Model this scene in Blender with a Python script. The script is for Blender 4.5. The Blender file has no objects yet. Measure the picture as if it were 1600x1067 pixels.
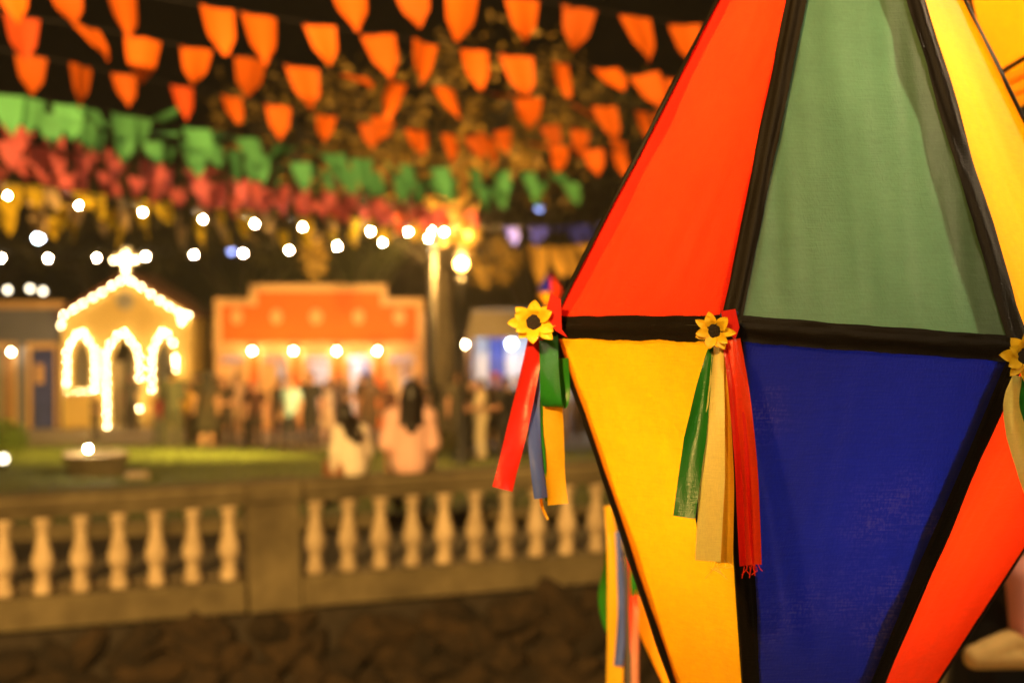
import bpy, bmesh, math, random
from mathutils import Vector, Matrix, Euler, noise
rnd = random.Random(7)
SC = bpy.context.scene
COL = SC.collection

# ------------------------------------------------------------------ camera, sky, exposure
F = 50.0 / 36.0 * 1600.0            # focal length in photo pixels
HORIZON = 500.0
EYE = Vector((0, 0, 1.6))
PITCH = math.atan((533.5 - HORIZON) / F)
cam_data = bpy.data.cameras.new('camera')
cam = bpy.data.objects.new('camera', cam_data)
COL.objects.link(cam)
cam.location = EYE
cam.rotation_euler = (math.pi / 2 - PITCH, 0, 0)
cam_data.lens = 50
cam_data.sensor_width = 36
cam_data.clip_start = 0.05
cam_data.clip_end = 1500
cam_data.dof.use_dof = True
cam_data.dof.focus_distance = 1.45
cam_data.dof.aperture_fstop = 4.0
cam_data.dof.aperture_blades = 0
SC.camera = cam

world = bpy.data.worlds.new('World')
SC.world = world
world.use_nodes = True
wn = world.node_tree.nodes
sky = wn.new('ShaderNodeTexSky')
sky.sky_type = 'NISHITA'
sky.sun_disc = False
sky.sun_elevation = math.radians(-4)
sky.sun_rotation = math.radians(200)
bg = wn['Background']
bg.inputs['Strength'].default_value = 0.01
world.node_tree.links.new(sky.outputs[0], bg.inputs['Color'])

SC.view_settings.view_transform = 'Standard'
SC.view_settings.look = 'None'
SC.view_settings.gamma = 1
SC.view_settings.use_curve_mapping = False
SC.view_settings.exposure = 0
cy = SC.cycles
cy.use_denoising = True
cy.max_bounces = 6
cy.diffuse_bounces = 3
cy.glossy_bounces = 2
cy.transmission_bounces = 4
cy.transparent_max_bounces = 4
cy.sample_clamp_indirect = 4
cy.sample_clamp_direct = 0
cy.caustics_reflective = False
cy.caustics_refractive = False


def add_light(name, kind, loc, power, color, radius=0.1, target=None, spot=None, blend=0.6, parent=None):
    d = bpy.data.lights.new(name, kind)
    d.energy = power
    d.color = color
    d.shadow_soft_size = radius
    if kind == 'SPOT':
        d.spot_size = math.radians(spot)
        d.spot_blend = blend
    o = bpy.data.objects.new(name, d)
    COL.objects.link(o)
    loc = Vector(loc)
    if target is not None:
        o.rotation_euler = (Vector(target) - loc).to_track_quat('-Z', 'Y').to_euler()
    if parent is not None:
        o.parent = parent
        loc = loc - parent.location
    o.location = loc
    return o


AMBER = (1.0, 0.56, 0.15)
WARM = (1.0, 0.74, 0.42)
# unseen sodium street floodlight behind the photographer (pole below); second spot added for flags
FLOOD = Vector((-3.6, -7.0, 6.2))
add_light('street_flood', 'SPOT', FLOOD, 27000, AMBER, 0.18, target=(-1.5, 14, 0.6), spot=46, blend=0.5)
add_light('flag_fill', 'SPOT', FLOOD + Vector((0.3, 0, 0.1)), 19000, (1.0, 0.60, 0.25), 0.18, target=(-2.6, 20, 8.1), spot=39, blend=0.25)  # added spot that brightens the flags and stays off the balustrade
# unseen fill lamps added over the terrace to light lantern and child (shades below)
TERRACE_FILLS = [(Vector((0.62, 0.55, 3.05)), 34), (Vector((1.9, -1.3, 3.2)), 140), (Vector((2.15, 2.6, 3.2)), 210)]
for p_, w_ in TERRACE_FILLS:
    add_light('terrace_fill_light', 'POINT', p_, w_, (1.0, 0.74, 0.42), 0.05)
# fill spots added at the pole top to brighten houses and lawn
POLE_TOP = Vector((-1.36, 24.0, 2.95))
add_light('plaza_fill', 'SPOT', POLE_TOP + Vector((-.1, .3, 0)), 6600, (1.0, 0.53, 0.13), 0.12, target=(-5.2, 38, 0.2), spot=66, blend=0.7)
add_light('lawn_fill', 'SPOT', POLE_TOP + Vector((-.3, 0, 0)), 11000, (1.0, 0.68, 0.09), 0.12, target=(-9.5, 27, -1.2), spot=75, blend=0.8)


# ------------------------------------------------------------------ helpers
def at(px, py, Y):
    """A photo pixel at distance Y along the viewing axis -> world point."""
    c, s = math.cos(PITCH), math.sin(PITCH)
    d = Vector(((px - 800) / F, c, -s)) + Vector((0, s, c)) * ((533.5 - py) / F)
    return EYE + d * (Y / d.y)


def tag(o, label=None, cat=None, group=None, kind=None):
    if label: o['label'] = label
    if cat: o['category'] = cat
    if group: o['group'] = group
    if kind: o['kind'] = kind
    return o


def empty(name, loc, label=None, cat=None, group=None, rz=0.0):
    o = bpy.data.objects.new(name, None)
    o.empty_display_size = 0.1
    o.location = loc
    o.rotation_euler = (0, 0, rz)
    COL.objects.link(o)
    return tag(o, label, cat, group)


def link_mesh(name, me, parent=None, loc=(0, 0, 0), rot=(0, 0, 0), scale=(1, 1, 1)):
    o = bpy.data.objects.new(name, me)
    o.location = loc
    o.rotation_euler = rot
    o.scale = scale
    COL.objects.link(o)
    if parent is not None:
        o.parent = parent
    return o


def to_mesh(bm, name, mat, smooth=False):
    me = bpy.data.meshes.new(name)
    bmesh.ops.recalc_face_normals(bm, faces=bm.faces)
    if smooth:
        for f in bm.faces: f.smooth = True
    bm.to_mesh(me)
    bm.free()
    for m in (mat if isinstance(mat, (list, tuple)) else [mat]):
        me.materials.append(m)
    return me


def obj(name, bm, mat, parent=None, smooth=False, loc=(0, 0, 0), rot=(0, 0, 0)):
    return link_mesh(name, to_mesh(bm, name, mat, smooth), parent, loc, rot)


def raw(name, verts, faces, mat, parent=None, smooth=False, loc=(0, 0, 0)):
    me = bpy.data.meshes.new(name)
    me.from_pydata([tuple(v) for v in verts], [], faces)
    me.materials.append(mat)
    if smooth:
        for p in me.polygons: p.use_smooth = True
    me.update()
    return link_mesh(name, me, parent, loc)


def add_box(bm, c, s, bevel=0.0, M=None):
    r = bmesh.ops.create_cube(bm, size=1)
    vs = r['verts']
    for v in vs:
        v.co = Vector((v.co.x * s[0], v.co.y * s[1], v.co.z * s[2]))
    if bevel:
        es = list({e for v in vs for e in v.link_edges})
        r2 = bmesh.ops.bevel(bm, geom=es, offset=bevel, segments=2, affect='EDGES', profile=0.5)
        vs = list({v for f in r2['faces'] for v in f.verts} | {v for v in vs if v.is_valid})
    c = Vector(c)
    for v in vs:
        if M is not None: v.co = M @ v.co
        v.co += c
    return vs


def box(name, c, s, mat, parent=None, bevel=0.0, M=None, smooth=False):
    bm = bmesh.new()
    add_box(bm, c, s, bevel, M)
    return obj(name, bm, mat, parent, smooth)


def add_tube(bm, pts, radii, n=8, cap=True):
    pts = [Vector(p) for p in pts]
    if not isinstance(radii, (list, tuple)): radii = [radii] * len(pts)
    rings = []
    up = Vector((0, 0, 1))
    for i, p in enumerate(pts):
        a = pts[max(i - 1, 0)]
        b = pts[min(i + 1, len(pts) - 1)]
        t = (b - a).normalized()
        u = t.cross(up)
        if u.length < 1e-3: u = t.cross(Vector((1, 0, 0)))
        u.normalize()
        w = t.cross(u)
        rings.append([bm.verts.new(p + (u * math.cos(2 * math.pi * k / n) + w * math.sin(2 * math.pi * k / n)) * radii[i]) for k in range(n)])
    for r0, r1 in zip(rings, rings[1:]):
        for k in range(n):
            bm.faces.new((r0[k], r0[(k + 1) % n], r1[(k + 1) % n], r1[k]))
    if cap:
        bm.faces.new(rings[0][::-1])
        bm.faces.new(rings[-1])


def tube(name, pts, radii, mat, parent=None, n=8, smooth=True, loc=(0, 0, 0)):
    bm = bmesh.new()
    add_tube(bm, pts, radii, n)
    return obj(name, bm, mat, parent, smooth, loc)


def add_lathe(bm, prof, n=16, c=(0, 0, 0)):
    c = Vector(c)
    rings = [[bm.verts.new(c + Vector((r * math.cos(2 * math.pi * k / n), r * math.sin(2 * math.pi * k / n), z))) for k in range(n)] for r, z in prof]
    for r0, r1 in zip(rings, rings[1:]):
        for k in range(n):
            bm.faces.new((r0[k], r0[(k + 1) % n], r1[(k + 1) % n], r1[k]))
    bm.faces.new(rings[0][::-1])
    bm.faces.new(rings[-1])


def add_poly(bm, outline, y0, y1):
    """outline of (x, z) pairs extruded from y0 to y1"""
    a = [bm.verts.new((x, y0, z)) for x, z in outline]
    b = [bm.verts.new((x, y1, z)) for x, z in outline]
    n = len(a)
    bm.faces.new(a)
    bm.faces.new(b[::-1])
    for i in range(n):
        bm.faces.new((a[i], b[i], b[(i + 1) % n], a[(i + 1) % n]))


# ------------------------------------------------------------------ materials
def new_mat(name):
    m = bpy.data.materials.new(name)
    m.use_nodes = True
    nt = m.node_tree
    return m, nt, nt.nodes['Principled BSDF'], nt.nodes['Material Output']


def mat(name, color, rough=0.7, spread=0.25, scale=6.0, bump=0.0, bump_scale=60.0, metal=0.0, spec=0.5, stain=None):
    m, nt, b, out = new_mat(name)
    N, L = nt.nodes, nt.links
    tc = N.new('ShaderNodeTexCoord')
    nz = N.new('ShaderNodeTexNoise')
    nz.inputs['Scale'].default_value = scale
    nz.inputs['Detail'].default_value = 6
    nz.inputs['Roughness'].default_value = 0.65
    L.new(tc.outputs['Object'], nz.inputs['Vector'])
    r = N.new('ShaderNodeValToRGB')
    r.color_ramp.elements[0].position = 0.3
    r.color_ramp.elements[1].position = 0.72
    lo = stain or [c * (1 - spread) for c in color]
    hi = [min(1, c * (1 + spread)) for c in color]
    r.color_ramp.elements[0].color = (*lo, 1)
    r.color_ramp.elements[1].color = (*hi, 1)
    L.new(nz.outputs['Fac'], r.inputs['Fac'])
    L.new(r.outputs['Color'], b.inputs['Base Color'])
    b.inputs['Roughness'].default_value = rough
    b.inputs['Metallic'].default_value = metal
    b.inputs['Specular IOR Level'].default_value = spec
    if bump:
        n2 = N.new('ShaderNodeTexNoise')
        n2.inputs['Scale'].default_value = bump_scale
        n2.inputs['Detail'].default_value = 5
        L.new(tc.outputs['Object'], n2.inputs['Vector'])
        bp = N.new('ShaderNodeBump')
        bp.inputs['Strength'].default_value = bump
        bp.inputs['Distance'].default_value = 0.01
        L.new(n2.outputs['Fac'], bp.inputs['Height'])
        L.new(bp.outputs['Normal'], b.inputs['Normal'])
    return m


def glow(name, color, strength):
    m, nt, b, out = new_mat(name)
    b.inputs['Base Color'].default_value = (0.8, 0.8, 0.8, 1)
    b.inputs['Emission Color'].default_value = (*color, 1)
    b.inputs['Emission Strength'].default_value = strength
    return m


def cloth(name, color, through, fac=0.5, rough=0.55, weave=900.0, bump=0.25, sheen=0.0, spec=0.35, mottled=0.06, worn_sheen=None, threads=.08, tone_varies=False):
    """thin woven fabric or paper: reflects on the lit side, lets light through from behind"""
    m, nt, b, out = new_mat(name)
    N, L = nt.nodes, nt.links
    tc = N.new('ShaderNodeTexCoord')
    nz = N.new('ShaderNodeTexNoise')
    nz.inputs['Scale'].default_value = 14
    nz.inputs['Detail'].default_value = 8
    nz.inputs['Roughness'].default_value = 0.7
    L.new(tc.outputs['Object'], nz.inputs['Vector'])

    def varied(c):
        mx = N.new('ShaderNodeMix')
        mx.data_type = 'RGBA'
        mx.inputs[6].default_value = (*[x * (1 - mottled) for x in c], 1)
        mx.inputs[7].default_value = (*[min(1, x * (1 + mottled)) for x in c], 1)
        L.new(nz.outputs['Fac'], mx.inputs[0])
        return mx.outputs[2]
    ca, cb = varied(color), varied(through)
    # threads: two stretched noises crossing
    mp1 = N.new('ShaderNodeMapping'); mp1.inputs['Scale'].default_value = (weave, weave, weave * 0.12)
    mp2 = N.new('ShaderNodeMapping'); mp2.inputs['Scale'].default_value = (weave * 0.1, weave * 0.1, weave)
    h = []
    for mp in (mp1, mp2):
        L.new(tc.outputs['Object'], mp.inputs['Vector'])
        t = N.new('ShaderNodeTexNoise')
        t.inputs['Scale'].default_value = 1
        t.inputs['Detail'].default_value = 2
        L.new(mp.outputs['Vector'], t.inputs['Vector'])
        h.append(t.outputs['Fac'])
    ad = N.new('ShaderNodeMath'); ad.operation = 'ADD'
    L.new(h[0], ad.inputs[0]); L.new(h[1], ad.inputs[1])
    bp = N.new('ShaderNodeBump')
    bp.inputs['Strength'].default_value = bump
    bp.inputs['Distance'].default_value = 0.0012
    L.new(ad.outputs[0], bp.inputs['Height'])
    if worn_sheen is not None:                       # sheen on worn thread tops, painted into the colour in patches
        n3 = N.new('ShaderNodeTexNoise'); n3.inputs['Scale'].default_value = 5.5; n3.inputs['Detail'].default_value = 3
        L.new(tc.outputs['Object'], n3.inputs['Vector'])
        mr = N.new('ShaderNodeMapRange'); mr.inputs[1].default_value = 0.50; mr.inputs[2].default_value = 0.72
        L.new(n3.outputs['Fac'], mr.inputs[0])
        mr2 = N.new('ShaderNodeMapRange'); mr2.inputs[1].default_value = 0.95; mr2.inputs[2].default_value = 1.3
        L.new(ad.outputs[0], mr2.inputs[0])
        mu = N.new('ShaderNodeMath'); mu.operation = 'MULTIPLY'
        L.new(mr.outputs[0], mu.inputs[0]); L.new(mr2.outputs[0], mu.inputs[1])
        mx = N.new('ShaderNodeMix'); mx.data_type = 'RGBA'
        mx.inputs[7].default_value = (*worn_sheen, 1)
        L.new(mu.outputs[0], mx.inputs[0]); L.new(ca, mx.inputs[6])
        ca = mx.outputs[2]
    tm = N.new('ShaderNodeMapRange')
    tm.inputs[1].default_value = .65; tm.inputs[2].default_value = 1.35
    tm.inputs[3].default_value = 1 - threads; tm.inputs[4].default_value = 1 + threads
    L.new(ad.outputs[0], tm.inputs[0])

    def threaded(sock):
        v = N.new('ShaderNodeVectorMath'); v.operation = 'SCALE'
        L.new(sock, v.inputs[0]); L.new(tm.outputs[0], v.inputs['Scale'])
        return v.outputs[0]
    ca, cb = threaded(ca), threaded(cb)
    if tone_varies:  # random tone for each object
        oi = N.new('ShaderNodeObjectInfo')
        mo = N.new('ShaderNodeMapRange'); mo.inputs[3].default_value = .62; mo.inputs[4].default_value = 1.1
        L.new(oi.outputs['Random'], mo.inputs[0])
        out_ = []
        for c_ in (ca, cb):
            v = N.new('ShaderNodeVectorMath'); v.operation = 'SCALE'
            L.new(c_, v.inputs[0]); L.new(mo.outputs[0], v.inputs['Scale'])
            out_.append(v.outputs[0])
        ca, cb = out_
    L.new(ca, b.inputs['Base Color'])
    b.inputs['Roughness'].default_value = rough
    b.inputs['Specular IOR Level'].default_value = spec
    b.inputs['Sheen Weight'].default_value = sheen
    L.new(bp.outputs['Normal'], b.inputs['Normal'])
    tr = N.new('ShaderNodeBsdfTranslucent')
    L.new(cb, tr.inputs['Color'])
    L.new(bp.outputs['Normal'], tr.inputs['Normal'])
    ms = N.new('ShaderNodeMixShader')
    ms.inputs[0].default_value = fac
    L.new(b.outputs[0], ms.inputs[1]); L.new(tr.outputs[0], ms.inputs[2])
    L.new(ms.outputs[0], out.inputs['Surface'])
    return m


M = {}
M['stone_cast'] = mat('cast_stone', (0.14, 0.112, 0.060), 0.9, 0.35, 2.2, 0.5, 40, stain=(0.060, 0.045, 0.022))
M['baluster'] = mat('painted_baluster', (0.60, 0.47, 0.31), 0.75, 0.2, 8, 0.3, 50, stain=(.36, .26, .15))
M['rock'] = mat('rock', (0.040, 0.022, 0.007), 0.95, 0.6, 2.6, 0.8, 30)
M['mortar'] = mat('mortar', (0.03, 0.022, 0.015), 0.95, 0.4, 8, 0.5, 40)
M['asphalt'] = mat('asphalt', (0.045, 0.042, 0.04), 0.9, 0.3, 20, 0.4, 120)
M['paving'] = mat('paving', (0.36, 0.29, 0.19), 0.85, 0.25, 2.5, 0.3, 40)
M['path'] = mat('path_earth', (0.10, 0.075, 0.045), 0.95, 0.35, 3, 0.5, 40)
M['lawn'] = mat('lawn_ground', (0.08, 0.095, 0.016), 0.95, 0.4, 2.2, 0.6, 60)
M['grass'] = mat('grass_blades', (0.10, 0.12, 0.02), 0.7, 0.4, 2.0)
M['bark'] = mat('bark', (0.034, 0.026, 0.014), 0.9, 0.5, 5, 0.9, 30)
M['leaf'] = mat('leaf', (0.085, 0.075, 0.018), 0.6, 0.5, 1.5)
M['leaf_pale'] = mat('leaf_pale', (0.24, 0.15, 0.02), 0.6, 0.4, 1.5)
M['black'] = mat('black_paint', (0.012, 0.011, 0.010), 0.5, 0.3, 10)
M['cord'] = mat('black_cord', (0.015, 0.013, 0.012), 0.6, 0.2, 10)
M['steel'] = mat('galvanised_steel', (0.09, 0.08, 0.06), 0.6, 0.2, 9, metal=0.0)
M['bulb'] = glow('festoon_bulb_glow', (1.0, 0.78, 0.46), 800)
M['bulb_cool'] = glow('cool_bulb_glow', (0.75, 0.85, 1.0), 60)
M['bulb_blue'] = glow('blue_bulb_glow', (0.30, 0.42, 1.0), 5)
M['bulb_dim'] = glow('dim_bulb_glow', (1.0, 0.86, 0.62), 9)
M['bulb_garland'] = glow('chapel_bulb_glow', (1.0, 0.74, 0.36), 125)
M['lamp_amber'] = glow('amber_globe_glow', (1.0, 0.55, 0.10), 16)


def vary(name, lo, hi):
    _nt = M[name].node_tree
    _oi = _nt.nodes.new('ShaderNodeObjectInfo')
    _hs = _nt.nodes.new('ShaderNodeHueSaturation')
    _mr = _nt.nodes.new('ShaderNodeMapRange'); _mr.inputs[3].default_value = lo; _mr.inputs[4].default_value = hi
    _nt.links.new(_oi.outputs['Random'], _mr.inputs[0])
    _nt.links.new(_mr.outputs[0], _hs.inputs['Value'])
    _src = _nt.nodes['Principled BSDF'].inputs['Base Color'].links[0].from_socket
    _nt.links.new(_src, _hs.inputs['Color'])
    _nt.links.new(_hs.outputs[0], _nt.nodes['Principled BSDF'].inputs['Base Color'])


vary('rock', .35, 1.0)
vary('baluster', .8, 1.06)

# ------------------------------------------------------------------ terrain
PROFILE = [(-400, -2.0), (11.0, -2.0), (13.2, -0.42), (15, -0.45), (17, -0.50), (20, -0.72), (24, -0.92), (28, -1.12), (32, -1.30), (36, -1.36), (60, -1.36), (900, -1.36)]
A0, B0 = Vector((-3.572, 10.8)), Vector((0.432, 12.0))
DIR = (B0 - A0).normalized()
NRM = Vector((-DIR.y, DIR.x))          # away from the camera


def park(x, y):
    p = PROFILE[2:]
    z = p[0][1]
    for (y0, z0), (y1, z1) in zip(p, p[1:]):
        if y0 <= y <= y1:
            z = z0 + (z1 - z0) * (y - y0) / (y1 - y0)
    if y > p[-1][0]: z = p[-1][1]
    z += 0.22 * math.exp(-((x + 7.2) ** 2 / 14 + (y - 25) ** 2 / 8))
    return z


def ground_z(x, y):
    d = (Vector((x, y)) - A0).dot(NRM)
    return park(x, y) if d > 0.02 else -2.0


xs = [-150, -120, -60, -40] + [-30 + i * 1.5 for i in range(41)] + [40, 60, 120, 150]
ds = [-90, -60, -20, -8, -0.05, 0.12, 1, 2.2, 2.6, 3, 4, 5, 6, 7, 8, 9, 10, 11, 12, 13, 14, 15, 16, 17, 18, 19, 20, 21, 22, 24, 26, 30, 40, 60, 100, 150]
gv, gf = [], []
for d in ds:
    for x in xs:
        xx = x
        yline = A0.y + (xx - A0.x) * DIR.y / DIR.x if abs(xx) < 45 else A0.y + (math.copysign(45, xx) - A0.x) * DIR.y / DIR.x
        y = yline + d / DIR.x
        gv.append((xx, y, park(xx, y) if d > 0 else -2.0))
nx = len(xs)
for j in range(len(ds) - 1):
    for i in range(nx - 1):
        gf.append((j * nx + i, j * nx + i + 1, (j + 1) * nx + i + 1, (j + 1) * nx + i))
tag(raw('ground', gv, gf, M['path'], smooth=False), 'dark earth ground of the park and street', None, None, 'structure')

# lawn sheet with a kerb
lv, lf = [], []
NX, NY = 70, 40
LAWN_Y0, LAWN_Y1 = 14.4, 31.0


def lawn_pt(i, j):
    x = -16 + 24 * i / NX
    y0 = 13.6 + (x + 3) * 0.30
    y1 = LAWN_Y1 + (1.5 if x < -7 else 0) + 0.5 * math.sin(x * 0.8)
    y = y0 + (y1 - y0) * j / NY
    return x, y


for j in range(NY + 1):
    for i in range(NX + 1):
        x, y = lawn_pt(i, j)
        lv.append((x, y, park(x, y) + 0.05 + 0.03 * noise.noise(Vector((x, y, 0)))))
for j in range(NY):
    for i in range(NX):
        a = j * (NX + 1) + i
        lf.append((a, a + 1, a + NX + 2, a + NX + 1))
tag(raw('lawn', lv, lf, M['lawn'], smooth=True), None, None, None, 'structure')
# blades
bv, bf = [], []
for k in range(26000):
    i, j = rnd.uniform(0, NX), rnd.uniform(0, 1) ** 1.3 * NY
    x, y = lawn_pt(i, j)
    z = park(x, y) + 0.04
    h = rnd.uniform(0.04, 0.11)
    a = rnd.uniform(0, 6.28)
    w = 0.012
    lean = Vector((rnd.uniform(-.5, .5), rnd.uniform(-.5, .5), 1)) * h
    n = len(bv)
    bv += [(x - w * math.cos(a), y - w * math.sin(a), z), (x + w * math.cos(a), y + w * math.sin(a), z), (x + lean.x, y + lean.y, z + lean.z)]
    bf.append((n, n + 1, n + 2))
tag(raw('grass', bv, bf, M['grass']), 'short green grass on the park lawn', None, None, 'stuff')
kerb = tag(empty('kerb', (0, 0, 0)), None, None, None, 'structure')
for k in range(26):
    x = -13 + k * 0.72
    y = 13.6 + (x + 3) * 0.30 - 0.06
    ang = math.atan(0.30)
    z = park(x, y)
    bm = bmesh.new()
    add_box(bm, (0, 0, 0), (0.73, 0.12, 0.22), 0.012)
    o = obj('kerb_stone', bm, M['stone_cast'], kerb)
    o.location = (x, y, z + 0.02)
    o.rotation_euler = (0, 0, ang)
# plaza in front of the little houses
pv, pf = [], []
for j in range(9):
    for i in range(49):
        x = -24 + i
        y = 31.2 + j * 2.2 + (1.5 if x < -7 else 0) * (1 - j / 8) + 0.5 * math.sin(x * 0.8) * (1 - j / 8)
        pv.append((x, y, park(x, y) + 0.02))
for j in range(8):
    for i in range(48):
        a = j * 49 + i
        pf.append((a, a + 1, a + 50, a + 49))
tag(raw('plaza_pavement', pv, pf, M['paving'], smooth=True), None, None, None, 'structure')
# the terrace the photographer stands on
ter = tag(empty('terrace_pavement', (0, 0, 0)), None, None, None, 'structure')
box('terrace_slab', (0, -6.4, -1.01), (26, 23, 1.98), M['paving'], ter)
sb = bmesh.new(); add_box(sb, (0, 0, 0), (0.98, 0.98, 0.04), 0.006)
slab_me = to_mesh(sb, 'paving_slab', M['paving'])
for i in range(-4, 5):
    for j in range(0, 5):
        link_mesh('paving_slab', slab_me, ter, (i * 1.0, j * 1.0 + 0.5, -0.005 + rnd.uniform(-.002, .002)))


# ------------------------------------------------------------------ smoke haze of the festival night
hm_ = bpy.data.materials.new('haze')
hm_.use_nodes = True
hn = hm_.node_tree.nodes
hn.remove(hn['Principled BSDF'])
pvol = hn.new('ShaderNodeVolumePrincipled')
pvol.inputs['Color'].default_value = (.85, .80, .70, 1)
pvol.inputs['Density'].default_value = 0.0012
pvol.inputs['Anisotropy'].default_value = 0.3
hm_.node_tree.links.new(pvol.outputs[0], hn['Material Output'].inputs['Volume'])
bm = bmesh.new(); add_box(bm, (0, 50, 5.0), (340, 400, 16.2))
tag(obj('haze', bm, hm_), 'thin warm smoke haze over the park', None, None, 'stuff')
cy.volume_bounces = 0
cy.volume_step_rate = 5

# ------------------------------------------------------------------ balustrade
def bl(s, off=0.0, z=0.0):
    p = A0 + DIR * s + NRM * off
    return Vector((p.x, p.y, -0.48 + 0.0251 * s + z))


SLOPE = math.atan(0.0251)
ROT = Matrix.Rotation(math.atan2(DIR.y, DIR.x), 4, 'Z') @ Matrix.Rotation(-SLOPE, 4, 'Y')
ROT3 = ROT.to_3x3()
PIERS = (1.735, 6.95, -3.4)
bal = empty('balustrade', bl(1.735), 'long cast stone balustrade with pale balusters above the dark stone wall', 'balustrade')


def along(name, s0, s1, z0, z1, depth, m, bevel=0.02):
    c = bl((s0 + s1) / 2, 0, (z0 + z1) / 2) - bal.location
    return box(name, c, (s1 - s0, depth, z1 - z0), m, bal, bevel, ROT3)


prof = [(.072, 0), (.072, .055), (.06, .06), (.052, .075), (.062, .10), (.05, .125), (.046, .14), (.062, .165), (.078, .20), (.085, .235), (.082, .27), (.07, .315), (.055, .37), (.043, .42), (.038, .46), (.040, .475), (.055, .485), (.055, .50), (.046, .51), (.05, .525), (.068, .535), (.068, .58)]
bmb = bmesh.new(); add_lathe(bmb, prof, 16)
bal_me = to_mesh(bmb, 'baluster', M['baluster'], True)
RUNS = [(-3.19, 1.52), (1.95, 6.73)]
for s0, s1 in RUNS:
    along('hand_rail', s0, s1, .585, .645, .20, M['stone_cast'])
    along('rail_cap', s0, s1, .648, .765, .30, M['stone_cast'], .03)
    along('plinth', s0, s1, -.25, -.002, .28, M['stone_cast'])
SP_L, SP_R = 0.2795, 0.2665
for k in range(-11, 6):
    s = k * SP_L
    link_mesh('baluster', bal_me, bal, bl(s) - bal.location, (0, 0, rnd.uniform(0, 6)))
for k in range(17):
    s = 2.08 + k * SP_R
    link_mesh('baluster', bal_me, bal, bl(s) - bal.location, (0, 0, rnd.uniform(0, 6)))
for s in PIERS:
    along('pier', s - .205, s + .205, -.252, .60, .36, M['stone_cast'], .012)
    along('pier_cap', s - .225, s + .225, .60, .772, .40, M['stone_cast'], .03)

# the rubble wall below
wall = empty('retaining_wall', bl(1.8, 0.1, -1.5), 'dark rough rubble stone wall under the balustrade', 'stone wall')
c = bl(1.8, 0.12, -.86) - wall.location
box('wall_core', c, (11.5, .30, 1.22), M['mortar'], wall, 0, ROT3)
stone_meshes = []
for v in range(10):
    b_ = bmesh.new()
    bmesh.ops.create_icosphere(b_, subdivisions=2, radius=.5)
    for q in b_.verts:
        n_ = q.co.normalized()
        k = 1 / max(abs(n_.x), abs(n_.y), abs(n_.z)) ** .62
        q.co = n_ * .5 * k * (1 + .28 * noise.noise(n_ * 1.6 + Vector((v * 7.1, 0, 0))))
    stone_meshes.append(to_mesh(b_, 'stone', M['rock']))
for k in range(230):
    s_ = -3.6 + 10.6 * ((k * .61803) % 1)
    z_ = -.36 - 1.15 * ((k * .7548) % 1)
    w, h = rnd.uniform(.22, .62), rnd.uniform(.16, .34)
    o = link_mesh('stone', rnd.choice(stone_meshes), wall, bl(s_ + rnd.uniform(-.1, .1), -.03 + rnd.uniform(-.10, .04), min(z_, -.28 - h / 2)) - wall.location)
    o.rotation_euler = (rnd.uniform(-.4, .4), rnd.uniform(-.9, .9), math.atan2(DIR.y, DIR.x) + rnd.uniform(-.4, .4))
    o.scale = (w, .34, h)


# ------------------------------------------------------------------ bulbs and garlands
def sphere_mesh(name, r, m, sub=2, sz=1.0):
    b_ = bmesh.new()
    bmesh.ops.create_icosphere(b_, subdivisions=sub, radius=r)
    for v in b_.verts: v.co.z *= sz
    return to_mesh(b_, name, m, True)


BULB = sphere_mesh('bulb', .018, M['bulb'], 2, 1.15)
GBULB = sphere_mesh('bulb', .023, M['bulb_garland'], 1)
b_ = bmesh.new(); add_lathe(b_, [(.014, 0), (.018, .01), (.018, .05), (.008, .06)], 8)
SOCKET = to_mesh(b_, 'socket', M['black'], True)


def smooth_path(pts, n=10):
    out = []
    P = [pts[0]] + list(pts) + [pts[-1]]
    for i in range(1, len(P) - 2):
        p0, p1, p2, p3 = P[i - 1], P[i], P[i + 1], P[i + 2]
        for k in range(n):
            t = k / n
            out.append(0.5 * ((2 * p1) + (p2 - p0) * t + (2 * p0 - 5 * p1 + 4 * p2 - p3) * t * t + (3 * p1 - p0 - 3 * p2 + p3) * t ** 3))
    out.append(P[-2])
    return out


def bulb_string(spots, label, ends):
    pts = [at(*s) for s in spots]
    root = empty('festoon_string', pts[0], label, 'string lights', 'strings of bulbs over the lawn')
    path = [at(*ends[0])] + [p + Vector((0, 0, .09)) for p in pts] + [at(*ends[1])]
    tube('cord', [p - root.location for p in smooth_path(path, 4)], .007, M['cord'], root, 5)
    for p in pts:
        o = link_mesh('bulb', BULB, root, p - root.location)
        o.scale = (rnd.uniform(.85, 1.15) * min(1, p.y / 22),) * 3
        link_mesh('socket', SOCKET, o, (0, 0, .034))
    return root


SA = [(12, 306), (123, 321), (223, 332), (317, 343), (398, 350), (473, 355), (579, 362), (638, 363), (694, 363)]
ZA = [12.5, 13.7, 14.9, 16.0, 17.0, 18.2, 20.4, 21.6, 23.2]
bulb_string([(x, y, z) for (x, y), z in zip(SA, ZA)], 'upper string of warm round bulbs sagging across the park in front of yellow flags', ((-220, 268, 11), (677, 352, 23.9)))
SB = [(2, 403), (75, 404), (151, 403), (228, 401), (303, 398), (380, 396), (452, 391), (527, 385), (598, 379), (669, 372)]
bulb_string([(x, y, 22.5 + .15 * i) for i, (x, y) in enumerate(SB)], 'lower string of warm round bulbs passing behind the cross of the chapel', ((-160, 400, 22.3), (676, 357, 23.9)))
SD = [(12, 453), (47, 451), (67, 455)]
pts = [at(x, y, 34) for x, y in SD]
r_ = empty('festoon_string', pts[0], 'short string of three dim bulbs above the grey house', 'string lights')
tube('cord', [q - r_.location for q in smooth_path([at(-60, 446, 34)] + [p + Vector((0, 0, .09)) for p in pts] + [at(100, 452, 34)], 4)], .008, M['cord'], r_, 5)
DIMB = sphere_mesh('bulb', .06, M['bulb_dim'], 2)
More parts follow.
